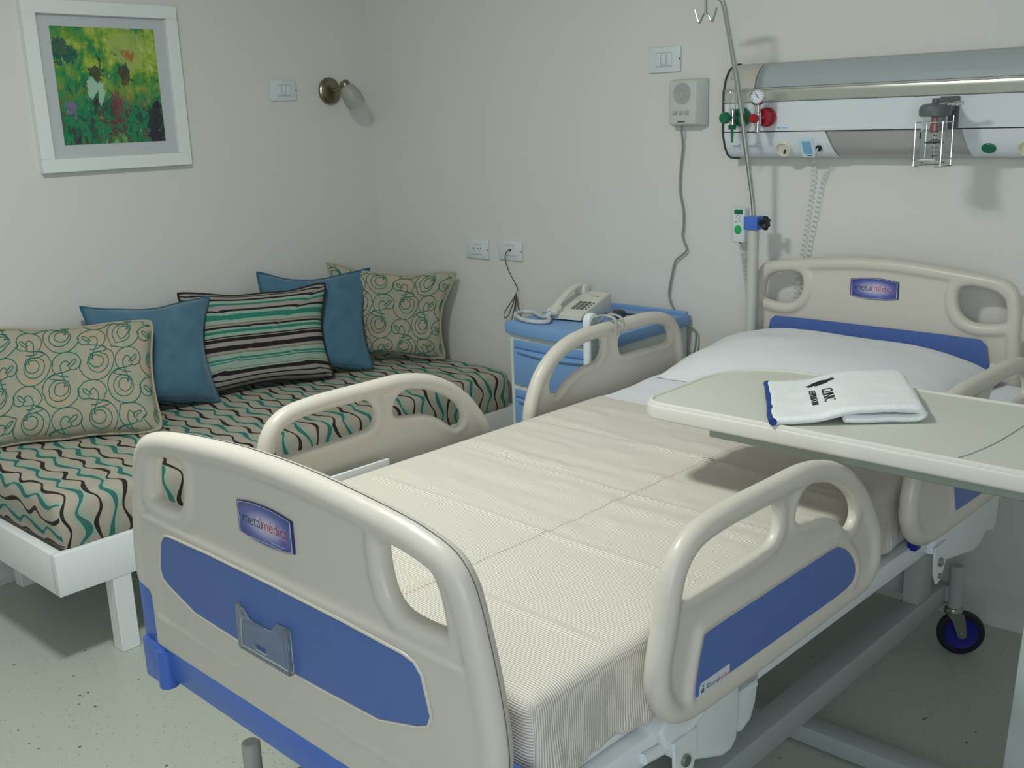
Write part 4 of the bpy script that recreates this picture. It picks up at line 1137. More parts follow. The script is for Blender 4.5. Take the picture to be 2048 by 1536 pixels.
def badge(parent, Mx, w, h, th=0.0035):
    """domed maker's badge; lettering is printed on it"""
    def outline(k):
        P = []
        n = 10
        for i in range(n+1):
            x = -1+2*i/n; P.append((x*w/2*k, -(h/2-0.007*x*x)*k if k < 1 else -(h/2-0.007*x*x)))
        for i in range(n+1):
            x = 1-2*i/n; P.append((x*w/2*k, (h/2-0.007*x*x)*k if k < 1 else (h/2-0.007*x*x)))
        return P
    b = B(); uvl = b.loops.layers.uv.new('UVMap')
    prism(b, outline(1.0), 0, th, Mx, 0.0012, 2, 0)
    prism(b, outline(0.955), th-0.0004, th+0.0003, Mx, 0, 1, 1)
    prism(b, outline(0.925), th-0.0004, th+0.0006, Mx, 0, 1, 2)
    inv = Mx.inverted()
    uvl = b.loops.layers.uv.verify()
    for f in b.faces:
        for l in f.loops:
            p = inv @ l.vert.co; l[uvl].uv = (p.x/w+0.5, p.y/h+0.5)
    T = Mx @ Matrix.Translation((0, 0, th+0.0008))
    text(b, 'metal', 0.027, T @ Matrix.Translation((-w*0.215, 0.002, 0)), 3, 0.0002, space=0.92)
    text(b, 'm\u00e9dica', 0.027, T @ Matrix.Translation((w*0.19, 0.002, 0)), 4, 0.0002, space=0.92)
    text(b, 'LTDA.', 0.008, T @ Matrix.Translation((w*0.32, -0.014, 0)), 4, 0.0002)
    for i, (xa, xb, y) in enumerate(((0.10, 0.36, -0.022), (-0.30, 0.30, -0.027))):
        bx(b, (w*xa, y-0.0004, -0.0002), (w*xb, y+0.0004, 0.0002), 0, 1, T, 5)
    return obj('badge', b, [M['badge_rim'], M['badge_line'], M['badge'], M['badge_black'], M['badge_red'], M['badge_line']], parent)

HOLE_F = [(0.262, 0.902), (0.300, 0.907), (0.335, 0.903), (0.358, 0.894), (0.373, 0.876), (0.383, 0.848), (0.389, 0.818), (0.380, 0.810), (0.345, 0.810), (0.305, 0.812), (0.284, 0.820), (0.271, 0.838), (0.262, 0.870)]
HOLE_F = sm2(HOLE_F, 3)
fb = board('footboard', FOOT, -2.078, 0.514, HOLE_F, 0.046)
BLUE = [(0.0, 0.764), (0.18, 0.763), (0.312, 0.759), (0.333, 0.755), (0.346, 0.742), (0.360, 0.688), (0.353, 0.672), (0.333, 0.663), (0.250, 0.639), (0.110, 0.634), (0.0, 0.632)]
blue_poly = [(u-0.008, z) for u, z in BLUE] + [(-u-0.008, z) for u, z in BLUE[1:-1][::-1]]
FV = -2.078 - 0.0195
inlay(fb, 'blue_inlay', blue_poly, plane_uz(FV+0.001), 0.0035, M['blue'])
b = B(); ring = ccw(blue_poly); tube(b, [(p[0], FV-0.0005, p[1]) for p in inset(ring, -0.003)], 0.0028, 8, True); obj('inlay_edge', b, M['beige'], fb)
badge(fb, Matrix.Translation((-0.020, 0, 0.857)) @ plane_uz(-2.078-0.0112), 0.150, 0.066)

# clear acrylic chart holder on the footboard
def chart_holder():
    b = B(); pl = [(-0.104, 0.636), (0.038, 0.636), (0.038, 0.712), (0.012, 0.710), (-0.008, 0.691), (-0.068, 0.692), (-0.083, 0.706), (-0.104, 0.709)]
    hl = [(-0.052, 0.645), (-0.022, 0.645), (-0.022, 0.657), (-0.052, 0.657)]
    holed(b, ccw(pl), [ccw(hl)], 0.0016, 0.0004, plane_uz(FV-0.0105))
    for x in (-0.1035, 0.0375):
        bx(b, (x-0.003, FV-0.012, 0.634), (x+0.003, FV-0.0035, 0.708), 0.0012, 2)
    bx(b, (-0.104, FV-0.012, 0.631), (0.038, FV-0.0035, 0.636), 0.0006, 1)
    tag(obj('chart_holder', b, M['acrylic'], fb), 'clear acrylic chart holder')
chart_holder()

HEADB = [(0.0, 1.028), (0.10, 1.024), (0.20, 1.015), (0.28, 1.007), (0.335, 0.999), (0.364, 0.987), (0.382, 0.965), (0.390, 0.935), (0.393, 0.900), (0.397, 0.820), (0.402, 0.740), (0.405, 0.66), (0.404, 0.62)]
HOLE_H = [(0.262, 0.972), (0.290, 0.970), (0.325, 0.961), (0.347, 0.946), (0.357, 0.915), (0.358, 0.893), (0.350, 0.879), (0.310, 0.875), (0.275, 0.876), (0.250, 0.886), (0.232, 0.910), (0.228, 0.945), (0.238, 0.967)]
HOLE_H = sm2(HOLE_H, 3)
hb = board('headboard', HEADB, -0.075, 0.555, HOLE_H, 0.038)
HB = [(0.0, 0.836), (0.20, 0.836), (0.305, 0.834), (0.320, 0.822), (0.333, 0.760), (0.325, 0.742), (0.24, 0.712), (0.0, 0.708)]
inlay(hb, 'blue_inlay', [(u-0.01, z) for u, z in HB]+[(-u-0.01, z) for u, z in HB[1:-1][::-1]], plane_uz(-0.075-0.0152), 0.0035, M['blue'])
badge(hb, Matrix.Translation((-0.008, 0, 0.942)) @ plane_uz(-0.075-0.0095), 0.142, 0.062)

def rim_seam(parent, half, v0):
    b = B(); out = [(u, z) for u, z in reversed(half)] + [(-u, z) for u, z in half[1:]]
    out = [(v.x-0.004, v.y) for v in cr([(p[0], p[1], 0) for p in out], 3)]
    tube(b, [(u, v0+0.001, z) for u, z in inset(out, 0.0002, False)], 0.0006, 6); obj('rim_seam', b, M['seam_grey'], parent)
rim_seam(fb, FOOT, -2.078)
# blue corner bumpers and the bar under the footboard
b = B(); prism(b, [(-0.445, 0.455), (0.445, 0.455), (0.445, 0.530), (-0.445, 0.530)], -0.012, 0.014, plane_uz(-2.078), 0.004, 2); tag(obj('bumper_bar', b, M['bumper'], BED), 'blue bumper bar')
for s in (-1, 1):
    b = B()
    bx(b, (min(s*0.420, s*0.490)-0.004, -2.088, 0.500), (max(s*0.420, s*0.490)-0.004, -2.040, 0.634), 0.006, 3)
    bx(b, (min(s*0.400, s*0.484)-0.004, -2.098, 0.432), (max(s*0.400, s*0.484)-0.004, -2.020, 0.516), 0.006, 3)
    cyl(b, (s*0.408-0.004, -2.090, 0.436), (s*0.408-0.004, -2.090, 0.512), 0.018, 18)
    tag(obj('corner_bumper', b, M['bumper'], BED), 'blue corner bumper')

# side rails
FR_OUT = [(-1.826, 0.677), (-1.822, 0.705), (-1.809, 0.750), (-1.797, 0.800), (-1.785, 0.832), (-1.765, 0.857), (-1.738, 0.874), (-1.70, 0.884), (-1.62, 0.889), (-1.50, 0.889), (-1.425, 0.889), (-1.365, 0.881), (-1.310, 0.865), (-1.255, 0.837), (-1.200, 0.793), (-1.160, 0.742), (-1.130, 0.690), (-1.122, 0.640), (-1.135, 0.602), (-1.165, 0.582), (-1.21, 0.575), (-1.51, 0.571), (-1.69, 0.572), (-1.74, 0.575), (-1.782, 0.588), (-1.810, 0.618), (-1.824, 0.650)]
FR_H1 = [(-1.762, 0.777), (-1.766, 0.800), (-1.750, 0.828), (-1.716, 0.846), (-1.68, 0.850), (-1.55, 0.850), (-1.512, 0.846), (-1.494, 0.830), (-1.493, 0.803), (-1.510, 0.783), (-1.56, 0.778), (-1.69, 0.775)]
FR_H2 = [(-1.436, 0.792), (-1.440, 0.815), (-1.425, 0.838), (-1.390, 0.849), (-1.345, 0.845), (-1.296, 0.826), (-1.252, 0.792), (-1.228, 0.752), (-1.232, 0.730), (-1.255, 0.722), (-1.278, 0.738), (-1.318, 0.766), (-1.365, 0.782)]
FR_BLUE = [(-1.733, 0.617), (-1.725, 0.657), (-1.712, 0.699), (-1.695, 0.708), (-1.545, 0.709), (-1.337, 0.711), (-1.293, 0.705), (-1.258, 0.683), (-1.234, 0.652), (-1.234, 0.628), (-1.262, 0.615), (-1.35, 0.613), (-1.54, 0.613), (-1.64, 0.613), (-1.722, 0.611)]
HR_OUT = [(-1.004, 0.665), (-1.001, 0.705), (-0.986, 0.747), (-0.957, 0.797), (-0.911, 0.838), (-0.848, 0.869), (-0.762, 0.885), (-0.627, 0.886), (-0.507, 0.886), (-0.441, 0.882), (-0.390, 0.869), (-0.350, 0.845), (-0.324, 0.811), (-0.312, 0.770), (-0.303, 0.722), (-0.300, 0.650), (-0.310, 0.605), (-0.335, 0.580), (-0.37, 0.574), (-0.62, 0.573), (-0.86, 0.573), (-0.93, 0.583), (-0.97, 0.606), (-0.994, 0.640)]
HR_H1 = [(-0.905, 0.734), (-0.912, 0.755), (-0.902, 0.778), (-0.880, 0.803), (-0.835, 0.827), (-0.782, 0.841), (-0.722, 0.847), (-0.696, 0.843), (-0.686, 0.826), (-0.697, 0.797), (-0.722, 0.783), (-0.773, 0.779), (-0.834, 0.757), (-0.868, 0.732), (-0.888, 0.722)]
HR_H2 = [(-0.614, 0.794), (-0.620, 0.822), (-0.603, 0.843), (-0.53, 0.847), (-0.43, 0.847), (-0.398, 0.839), (-0.378, 0.812), (-0.374, 0.785), (-0.40, 0.778), (-0.506, 0.779), (-0.595, 0.780)]
HR_BLUE = [(-0.800, 0.700), (-0.786, 0.640), (-0.778, 0.618), (-0.764, 0.614), (-0.640, 0.613), (-0.43, 0.613), (-0.400, 0.622), (-0.392, 0.650), (-0.405, 0.695), (-0.425, 0.709), (-0.60, 0.712), (-0.77, 0.712)]
def side_rail(uc, out, holes, blue, sgn, name='side_rail'):
    o = ccw(sm2(out, 2)); b = B(); r = 0.0195
    rim = inset(o, r)
    tube(b, [(uc, v, z) for v, z in rim], r, 14, True)
    holed(b, ccw(inset(o, r*0.9)), [ccw(sm2(h, 2)) for h in holes], 0.0085, 0.0, plane_vz(uc))
    for h in holes:
        hh = ccw(sm2(h, 2)); tube(b, [(uc, v, z) for v, z in inset(hh, -0.0125)], 0.0125, 10, True)
    # raised border round the inlay, on the outer face
    bl = ccw(sm2(blue, 2))
    tube(b, [(uc+sgn*0.010, v, z) for v, z in inset(bl, -0.010)], 0.008, 10, True)
    prism(b, inset(bl, -0.012), -0.006, 0.013 if sgn > 0 else 0.006, plane_vz(uc))
    if sgn < 0: prism(b, inset(bl, -0.012), -0.013, 0.0, plane_vz(uc))
    o2 = fused(name, b, M['beige'], BED, 0.0045, 6)
    Mx = plane_vz(uc+sgn*0.0115) if sgn > 0 else plane_vz(uc-0.0145)
    inlay(o2, 'blue_inlay', bl, Mx, 0.003, M['blue'])
    return o2
UR = 0.505
near_foot = side_rail(UR, FR_OUT, [FR_H1, FR_H2], FR_BLUE, 1)
near_head = side_rail(UR, HR_OUT, [HR_H1, HR_H2], HR_BLUE, 1)
far_foot = side_rail(-UR-0.005, FR_OUT, [FR_H1, FR_H2], FR_BLUE, -1)
far_head = side_rail(-UR-0.005, HR_OUT, [HR_H1, HR_H2], HR_BLUE, -1)
def rail_label():
    F = plane_vz(UR+0.0147); b = B()
    prism(b, ccw([(-1.724, 0.610), (-1.722, 0.626), (-1.717, 0.631), (-1.642, 0.631), (-1.642, 0.610)]), 0, 0.0006, F, 0, 1, 0)
    G = F @ Matrix.Translation((0, 0, 0.0008))
    text(b, 'metal', 0.011, G @ Matrix.Translation((-1.683, 0.618, 0)), 1, 0.0002); text(b, 'm\u00e9dica', 0.011, G @ Matrix.Translation((-1.657, 0.618, 0)), 2, 0.0002, space=0.95)
    for dz in (0.0, -0.003): bx(b, (-1.704, 0.6215+dz*1.4, 0), (-1.696, 0.6225+dz*1.4, 0.0004), 0, 1, G, 1)
    tube(b, [(-1.718, 0.614, 0), (-1.714, 0.622, 0), (-1.711, 0.617, 0)], 0.0008, 4, False, G, 1); tube(b, [(-1.717, 0.619, 0), (-1.711, 0.614, 0)], 0.0008, 4, False, G, 1); cyl(b, G @ Vector((-1.7135, 0.625, 0)), G @ Vector((-1.7135, 0.625, 0.0006)), 0.0014, 8, mi=1)
    tag(obj('rail_label', b, [M['label'], M['badge_black'], M['badge_red']], near_foot), 'silver label with small lettering')
rail_label()

# frame, deck, mechanism
for s in (-1, 1):
    b = B(); bx(b, (min(s*0.432, s*0.470), -2.03, 0.508), (max(s*0.432, s*0.470), -0.12, 0.552), 0.004, 2); obj('frame_rail', b, M['steel_white'], BED)
for v in (-2.02, -1.10, -0.16):
    b = B(); bx(b, (-0.432, v, 0.520), (0.432, v+0.04, 0.552), 0.003, 1); obj('frame_crossbar', b, M['steel_white'], BED)
for v0, v1 in ((-2.01, -1.45), (-1.44, -1.08), (-1.07, -0.78), (-0.77, -0.14)):
    b = B(); bx(b, (-0.448, v0, 0.556), (0.448, v1, 0.574), 0.004, 2); obj('deck_panel', b, M['steel_white'], BED)
for s in (-1, 1):
    # moulded covers of the rail mechanism
    for poly, (u0, u1) in (([(-1.775, 0.560), (-1.745, 0.505), (-1.715, 0.480), (-1.600, 0.432), (-1.575, 0.432), (-1.558, 0.446), (-1.552, 0.500), (-1.556, 0.572), (-1.75, 0.572)], (0.430, 0.486)),
                           ([(-1.560, 0.572), (-1.560, 0.446), (-1.520, 0.430), (-1.490, 0.440), (-1.474, 0.470), (-1.466, 0.520), (-1.474, 0.572)], (0.400, 0.470)),
                           ([(-0.795, 0.512), (-0.72, 0.472), (-0.56, 0.440), (-0.52, 0.445), (-0.49, 0.465), (-0.44, 0.452), (-0.424, 0.470), (-0.418, 0.522), (-0.43, 0.572), (-0.78, 0.572)], (0.430, 0.486))):
        b = B(); prism(b, ccw(poly), 0, u1-u0, plane_vz(u0 if s > 0 else -u1), 0.008, 3)
        if poly[0][0] == -1.560:
            bx(b, (s*0.471 if s < 0 else 0.465, -1.548, 0.500), (s*0.465 if s < 0 else 0.473, -1.476, 0.508), 0.002, 1)
        obj('mechanism_cover', b, M['steel_white'], BED)
    for v in (-1.716, -0.770):
        b = B(); pl = ccw([(v-0.030, 0.530), (v+0.030, 0.530), (v+0.028, 0.480), (v+0.012, 0.446), (v-0.010, 0.440), (v-0.026, 0.470)])
        prism(b, pl, 0, 0.006, plane_vz(0.486 if s > 0 else -0.492), 0.001, 1)
        p = obj('pivot_bracket', b, M['steel_white'], BED)
        for dz, rr in ((0.490, 0.010), (0.458, 0.006)):
            b = B(); cyl(b, (s*0.486, v-0.002, dz), (s*0.498, v-0.002, dz), rr, 14, bev=0.001); obj('bolt', b, M['zinc'], p)
    b = B(); tube(b, cr([(s*0.475, -1.80, 0.525), (s*0.478, -1.74, 0.522), (s*0.480, -1.69, 0.532), (s*0.480, -1.64, 0.555), (s*0.480, -1.60, 0.575)], 6), 0.0085, 10)
    tube(b, [(s*0.452, -1.88, 0.500), (s*0.452, -1.76, 0.500)], 0.009, 10); obj('pull_lever', b, M['steel_white'], BED)
    b = B(); bx(b, (min(s*0.472, s*0.480), -1.70, 0.600), (max(s*0.472, s*0.480), -1.485, 0.712), 0.003, 2); obj('latch_plate', b, M['steel_white'], BED)
    b = B(); bx(b, (min(s*0.462, s*0.482), -0.880, 0.545), (max(s*0.462, s*0.482), -0.850, 0.585), 0.004, 2); tag(obj('strap_catch', b, M['hub'], BED), 'dark blue strap catch')
# base
for s in (-1, 1):
    b = B(); bx(b, (min(s*0.265, s*0.318), -2.00, 0.140), (max(s*0.265, s*0.318), -0.250, 0.200), 0.003, 2); obj('base_beam', b, M['steel_grey'], BED)
    b = B(); bx(b, (min(s*0.272, s*0.312), -0.430, 0.195), (max(s*0.272, s*0.312), -0.345, 0.500), 0.003, 2); obj('lift_post', b, M['steel_grey'], BED)
    b = B(); bx(b, (min(s*0.272, s*0.312), -1.72, 0.195), (max(s*0.272, s*0.312), -1.66, 0.52), 0.003, 2); obj('lift_post', b, M['steel_grey'], BED)
for v in (-0.315, -1.955):
    b = B(); bx(b, (-0.272, v-0.02, 0.172), (0.272, v+0.02, 0.232), 0.003, 2); obj('base_crossbar', b, M['steel_grey'], BED)
def caster(u, v, ang, off=0.030):
    b = B(); cyl(b, (0, 0, 0.134), (0, 0, 0.256), 0.0185, 24, bev=0.003)
    s = 1 if u > 0 else -1
    bx(b, (min(-s*0.085, 0), -0.014, 0.150), (max(-s*0.085, 0), 0.014, 0.196), 0.002, 1)
    c = obj('caster', b, M['grey_cap'] if v < -1 else M['steel_grey'], BED, loc=(u, v, 0))
    R = Matrix.Rotation(ang, 4, 'Z')
    b = B(); lathe(b, [(0, 0.142), (0.012, 0.142), (0.022, 0.136), (0.025, 0.128), (0.024, 0.120), (0.018, 0.116), (0, 0.116)], None, 28)
    for sd in (-1, 1):
        poly = ccw([(-0.020, 0.122), (0.022, 0.122), (0.028, 0.105), (off+0.011, 0.062), (off+0.010, 0.054), (off, 0.050), (off-0.011, 0.056), (-0.004, 0.100)])
        prism(b, poly, 0, 0.003, R @ Matrix(((1, 0, 0, 0), (0, 0, 1, sd*0.017-0.0015), (0, 1, 0, 0), (0, 0, 0, 1))))
    cyl(b, R @ Vector((off, -0.022, 0.0625)), R @ Vector((off, 0.022, 0.0625)), 0.005, 12)
    obj('fork', b, M['zinc'], c)
    W = R @ Matrix.Translation((off, 0, 0.0625)) @ Matrix.Rotation(radians(90), 4, 'X')
    b = B(); lathe(b, [(0.044, -0.012), (0.056, -0.0125), (0.0605, -0.009), (0.0622, 0.0), (0.0605, 0.009), (0.056, 0.0125), (0.044, 0.012), (0.044, -0.012)], W, 40); obj('tyre', b, M['tyre'], c)
    b = B(); lathe(b, [(0, -0.011), (0.008, -0.0125), (0.012, -0.008), (0.040, -0.008), (0.046, -0.011), (0.046, 0.011), (0.040, 0.008), (0.012, 0.008), (0.008, 0.0125), (0, 0.011)], W, 36); obj('wheel_hub', b, M['hub'], c)
caster(0.338, -0.250, radians(36), 0.022); caster(-0.338, -0.250, radians(60)); caster(-0.388, -1.950, radians(-40)); caster(0.388, -1.950, radians(10))

# ------------------------------------------------------------------ bedding
def bed_thing(o, label, cat):
    o.matrix_world = MB; return tag(o, label, cat)
def uv0(n, s, p, lo, hi): return (p.x, p.y)
b = rounded_block((-0.440, -1.995, 0.577), (0.440, -0.125, 0.690), 0.03, 20, 40, 4, 0, uv0)
bed_thing(obj('mattress', b, M['sheet'], None, 60), 'white sheeted mattress lying on the hospital bed under the coverlet', 'mattress')
def cloth(b, lo, th=0.0025):
    """open the block underneath and give the remaining skin the thickness of cloth"""
    bmesh.ops.delete(b, geom=[f for f in b.faces if all(v.co.z < lo[2]+0.004 for v in f.verts)], context='FACES')
    bmesh.ops.recalc_face_normals(b, faces=b.faces)
    bmesh.ops.solidify(b, geom=list(b.faces), thickness=th)
def build_sheet():
    """white top sheet folded at the head end, draped over the mattress sides"""
    def uvf(n, s, p, lo, hi): return (p.x, p.y)
    def disp(p, lo, hi):
        q = p.copy(); k = noise.noise(Vector((p.x*7, p.y*7, 1.3))); k2 = noise.noise(Vector((p.x*3+4, p.y*14, 2.3)))
        if p.z > hi[2]-0.02: q.z += 0.006*k2 + 0.003*k + 0.030*max(0, min(1, (p.y+0.70)/0.40))*max(0, 1-((p.x)/0.6)**4)
        else: q.x += 0.006*k*(1 if p.x > 0 else -1)
        return q
    b = rounded_block((-0.460, -0.86, 0.600), (0.458, -0.112, 0.7045), 0.022, 40, 40, 8, 0, uvf, disp)
    cloth(b, (0, 0, 0.600))
    return bed_thing(obj('bed_sheet', b, M['sheet'], None, 60), 'white bed sheet covering the head half of the hospital bed mattress', 'sheet')
build_sheet()
def build_coverlet():
    lo, hi = (-0.462, -2.016, 0.560), (0.459, -0.755, 0.7085)
    def uvf(n, s, p, lo, hi):
        u, v, z = p
        if n == 2: return (v-lo[1], u-lo[0]+0.0)
        if n == 0: return (v-lo[1], (hi[0]-lo[0]+(hi[2]-z)) if s > 0 else -(hi[2]-z))
        return (-(hi[2]-z), u-lo[0]) if s < 0 else (hi[1]-lo[1]+(hi[2]-z), u-lo[0])
    folds = [-1.83, -1.575, -1.32, -1.06]
    def disp(p, lo, hi):
        q = p.copy(); top = p.z > hi[2]-0.004
        n1 = noise.noise(Vector((p.x*2.2, p.y*9.0, 0.3))); n2 = noise.noise(Vector((p.x*1.4+7, p.y*22.0, 1.9))); n3 = noise.noise(Vector((p.x*5, p.y*5, 5.0)))
        k = max(0.0, min(1.0, (p.y+1.80)/0.55))      # livelier wrinkles towards the head
        edge = max(0.0, min(1.0, (hi[0]-0.03-abs(p.x))/0.05+0.3))
        zz = 0.0
        for f in folds: zz += 0.0028*exp(-((p.y-f-0.008*noise.noise(Vector((p.x*4, f*9, 0))))/0.007)**2) - 0.0016*exp(-((p.y-f-0.016)/0.008)**2)
        zz += 0.002*exp(-((p.x-0.065)/0.006)**2)
        n4 = noise.noise(Vector((p.x*3.1+2.5*n3, p.y*26.0+p.x*3, 9.1))); zz += 0.0075*k*n2*abs(n1)*2.2 + 0.0045*k*n1 + 0.0022*n3 + 0.0040*k*max(0.0, n4)**1.5*2
        if p.z > hi[2]-0.03: q.z += zz*edge
        # drape folds on the hanging sides
        dz = max(0.0, (hi[2]-0.03-p.z)/(hi[2]-lo[2]))
        if p.x > hi[0]-0.035: q.y += dz*0.014*noise.noise(Vector((p.y*8, p.z*7, 11)))
        if p.x > hi[0]-0.035: q.x += dz*(0.007*sin(p.y*38+3*noise.noise(Vector((p.y*5, 0, 0)))) + 0.022*noise.noise(Vector((p.y*15, p.z*7, 3)))*(1-0.4*dz) + 0.006*noise.noise(Vector((p.y*40, p.z*16, 6)))+0.002)
        if p.y < lo[1]+0.035: q.y -= dz*(0.010*noise.noise(Vector((p.x*12, p.z*5, 8)))+0.002)
        if p.x > hi[0]-0.05 and p.y < lo[1]+0.05:
            q.x += dz*0.012; q.y -= dz*0.004
        return q
    b = rounded_block(lo, hi, 0.024, 90, 190, 26, 0, uvf, disp)
    cloth(b, lo)
    return bed_thing(obj('coverlet', b, M['coverlet'], None, 60), 'cream fine-ribbed coverlet spread over the hospital bed', 'coverlet')
build_coverlet()
def build_pillow():
    N = 44; b = B(); cu, cv, hu, hv = -0.020, -0.335, 0.405, 0.215
    zb = 0.706
    def S(a, c, side):
        e = 5.0
        h = max(0, (1-abs(a)**3.2)*(1-abs(c)**3.0))**0.62
        u = cu + a*hu*(1-0.07*(1-abs(a))*c*c*0 - 0.05*(1-c*c)*abs(a)**6); v = cv + c*hv*(1-0.05*(1-a*a)*abs(c)**6)
        slope = 0.030*(c+1)/2           # propped a little at the head end
        lump = 0.010*noise.noise(Vector((a*2.2, c*2.2, 1.0)))*h
        lean = -0.014*a
        if side > 0: z = zb + 0.012 + slope + 0.098*h*(1.0+lean*4) + lump
        else: z = zb + 0.012 + slope*0.6 - 0.012*h
        z += 0.006*noise.noise(Vector((a*6, c*6, 4.0)))*(1-h)*(1 if side > 0 else 0)
        return Vector((u, v, z))
    for side in (1, -1):
        g = [[b.verts.new(S(-1+2*i/N, -1+2*j/N, side)) for j in range(N+1)] for i in range(N+1)]
        for i in range(N):
            for j in range(N):
                q = [g[i][j], g[i+1][j], g[i+1][j+1], g[i][j+1]]
                b.faces.new(q if side > 0 else q[::-1])
    bmesh.ops.remove_doubles(b, verts=b.verts, dist=0.0005)
    bed_thing(obj('pillow', b, M['pillow'], None, 80), 'large white pillow at the head of the hospital bed', 'pillow')
build_pillow()

# ------------------------------------------------------------------ drip pole
def build_pole():
    x, y = 1.868, -0.118
    t = thing('drip_pole', 'chrome drip pole with hooks rising behind the bed headboard', 'drip pole', (x, y, 0.42))
    z0 = 0.42
    b = B(); cyl(b, (0, 0, 0), (0, 0, 1.105-z0), 0.0168, 28, bev=0.002); tag(obj('socket_tube', b, M['pole_tube'], t), 'grey white lower tube')
    b = B(); P = cr([(0, 0, 1.08-z0), (0, 0, 1.13-z0), (-0.0005, -0.004, 1.17-z0), (-0.003, -0.016, 1.23-z0), (-0.0085, -0.050, 1.375-z0), (-0.014, -0.085, 1.52-z0), (-0.024, -0.132, 1.690-z0), (-0.026, -0.142, 1.722-z0), (-0.032, -0.150, 1.742-z0), (-0.050, -0.162, 1.749-z0), (-0.080, -0.180, 1.752-z0), (-0.115, -0.200, 1.754-z0)], 6)
    tube(b, P, 0.0076, 14); obj('rod', b, M['chrome'], t)
    b = B(); e = Vector((-0.070, -0.150, 1.752-z0)); q = Vector((-0.066, -0.172, 1.752-z0))
    tube(b, [q, q+Vector((0, 0, -0.048))], 0.0048, 10)
    for s in (-1, 1):
        d = Vector((0.86, -0.10, 0))*s
        tube(b, cr([q+Vector((0, 0, -0.045)), q+d*0.010+Vector((0, 0, -0.050)), q+d*0.022+Vector((0, 0, -0.067)), q+d*0.027+Vector((0, 0, -0.068)), q+d*0.032+Vector((0, 0, -0.060)), q+d*0.044+Vector((0, 0, -0.034))], 4), 0.0028, 8)
    obj('hook', b, M['chrome'], t)
    b = B(); bx(b, (-0.022, -0.022, 1.095-z0), (0.024, 0.022, 1.135-z0), 0.003, 2); tag(obj('clamp', b, M['bumper'], t), 'blue clamp collar')
    b = B(); Q = Matrix.Translation((0.024, -0.004, 1.116-z0)) @ Matrix.Rotation(radians(90), 4, 'Y')
    cyl(b, (0.022, -0.004, 1.116-z0), (0.034, -0.004, 1.116-z0), 0.008, 14)
    star = []
    for k in range(24):
        a = 2*pi*k/24; r = 0.0175+0.0035*cos(6*a); star.append((r*cos(a), r*sin(a)))
    prism(b, star, 0.010, 0.026, Q, 0.003, 2); tag(obj('clamp_knob', b, M['black'], t), 'black star knob')
build_pole()

# hand control hooked over the far head rail
def build_hand_control():
    t = thing('bed_hand_control', 'white bed hand control hooked over the far head side rail', 'hand control', (0, 0, 0))
    t.matrix_world = MB @ Matrix.Translation((-0.555, -0.675, 0.800))
    b = B(); pl = []
    for i in range(13):
        a = radians(180-i*15); pl.append((0.022*cos(a), 0.086+0.022*sin(a)))
    pl = [(-0.022, -0.085)]+pl+[(0.022, -0.085), (0.014, -0.094), (-0.014, -0.094)]
    prism(b, ccw(pl), -0.014, 0.010, plane_vz(0.0), 0.004, 3); obj('control_body', b, M['panel_white'], t)
    b = B(); prism(b, ccw([(p[0]*0.72, p[1]*0.9) for p in pl]), 0.0095, 0.0115, plane_vz(0.0)); obj('keypad', b, M['grille'], t)
    b = B(); tube(b, cr([(-0.004, 0.012, 0.083), (0.02, 0.014, 0.100), (0.050, 0.014, 0.103), (0.074, 0.014, 0.096), (0.080, 0.014, 0.076), (0.079, 0.014, 0.050)], 6), 0.0055, 10, False, None, None, 0.6)
    tube(b, cr([(-0.004, 0.040, 0.070), (0.02, 0.042, 0.096), (0.050, 0.042, 0.102), (0.076, 0.042, 0.094), (0.081, 0.042, 0.072), (0.080, 0.030, 0.052)], 6), 0.0045, 10, False, None, None, 0.6); obj('hook', b, M['grille'], t)
build_hand_control()

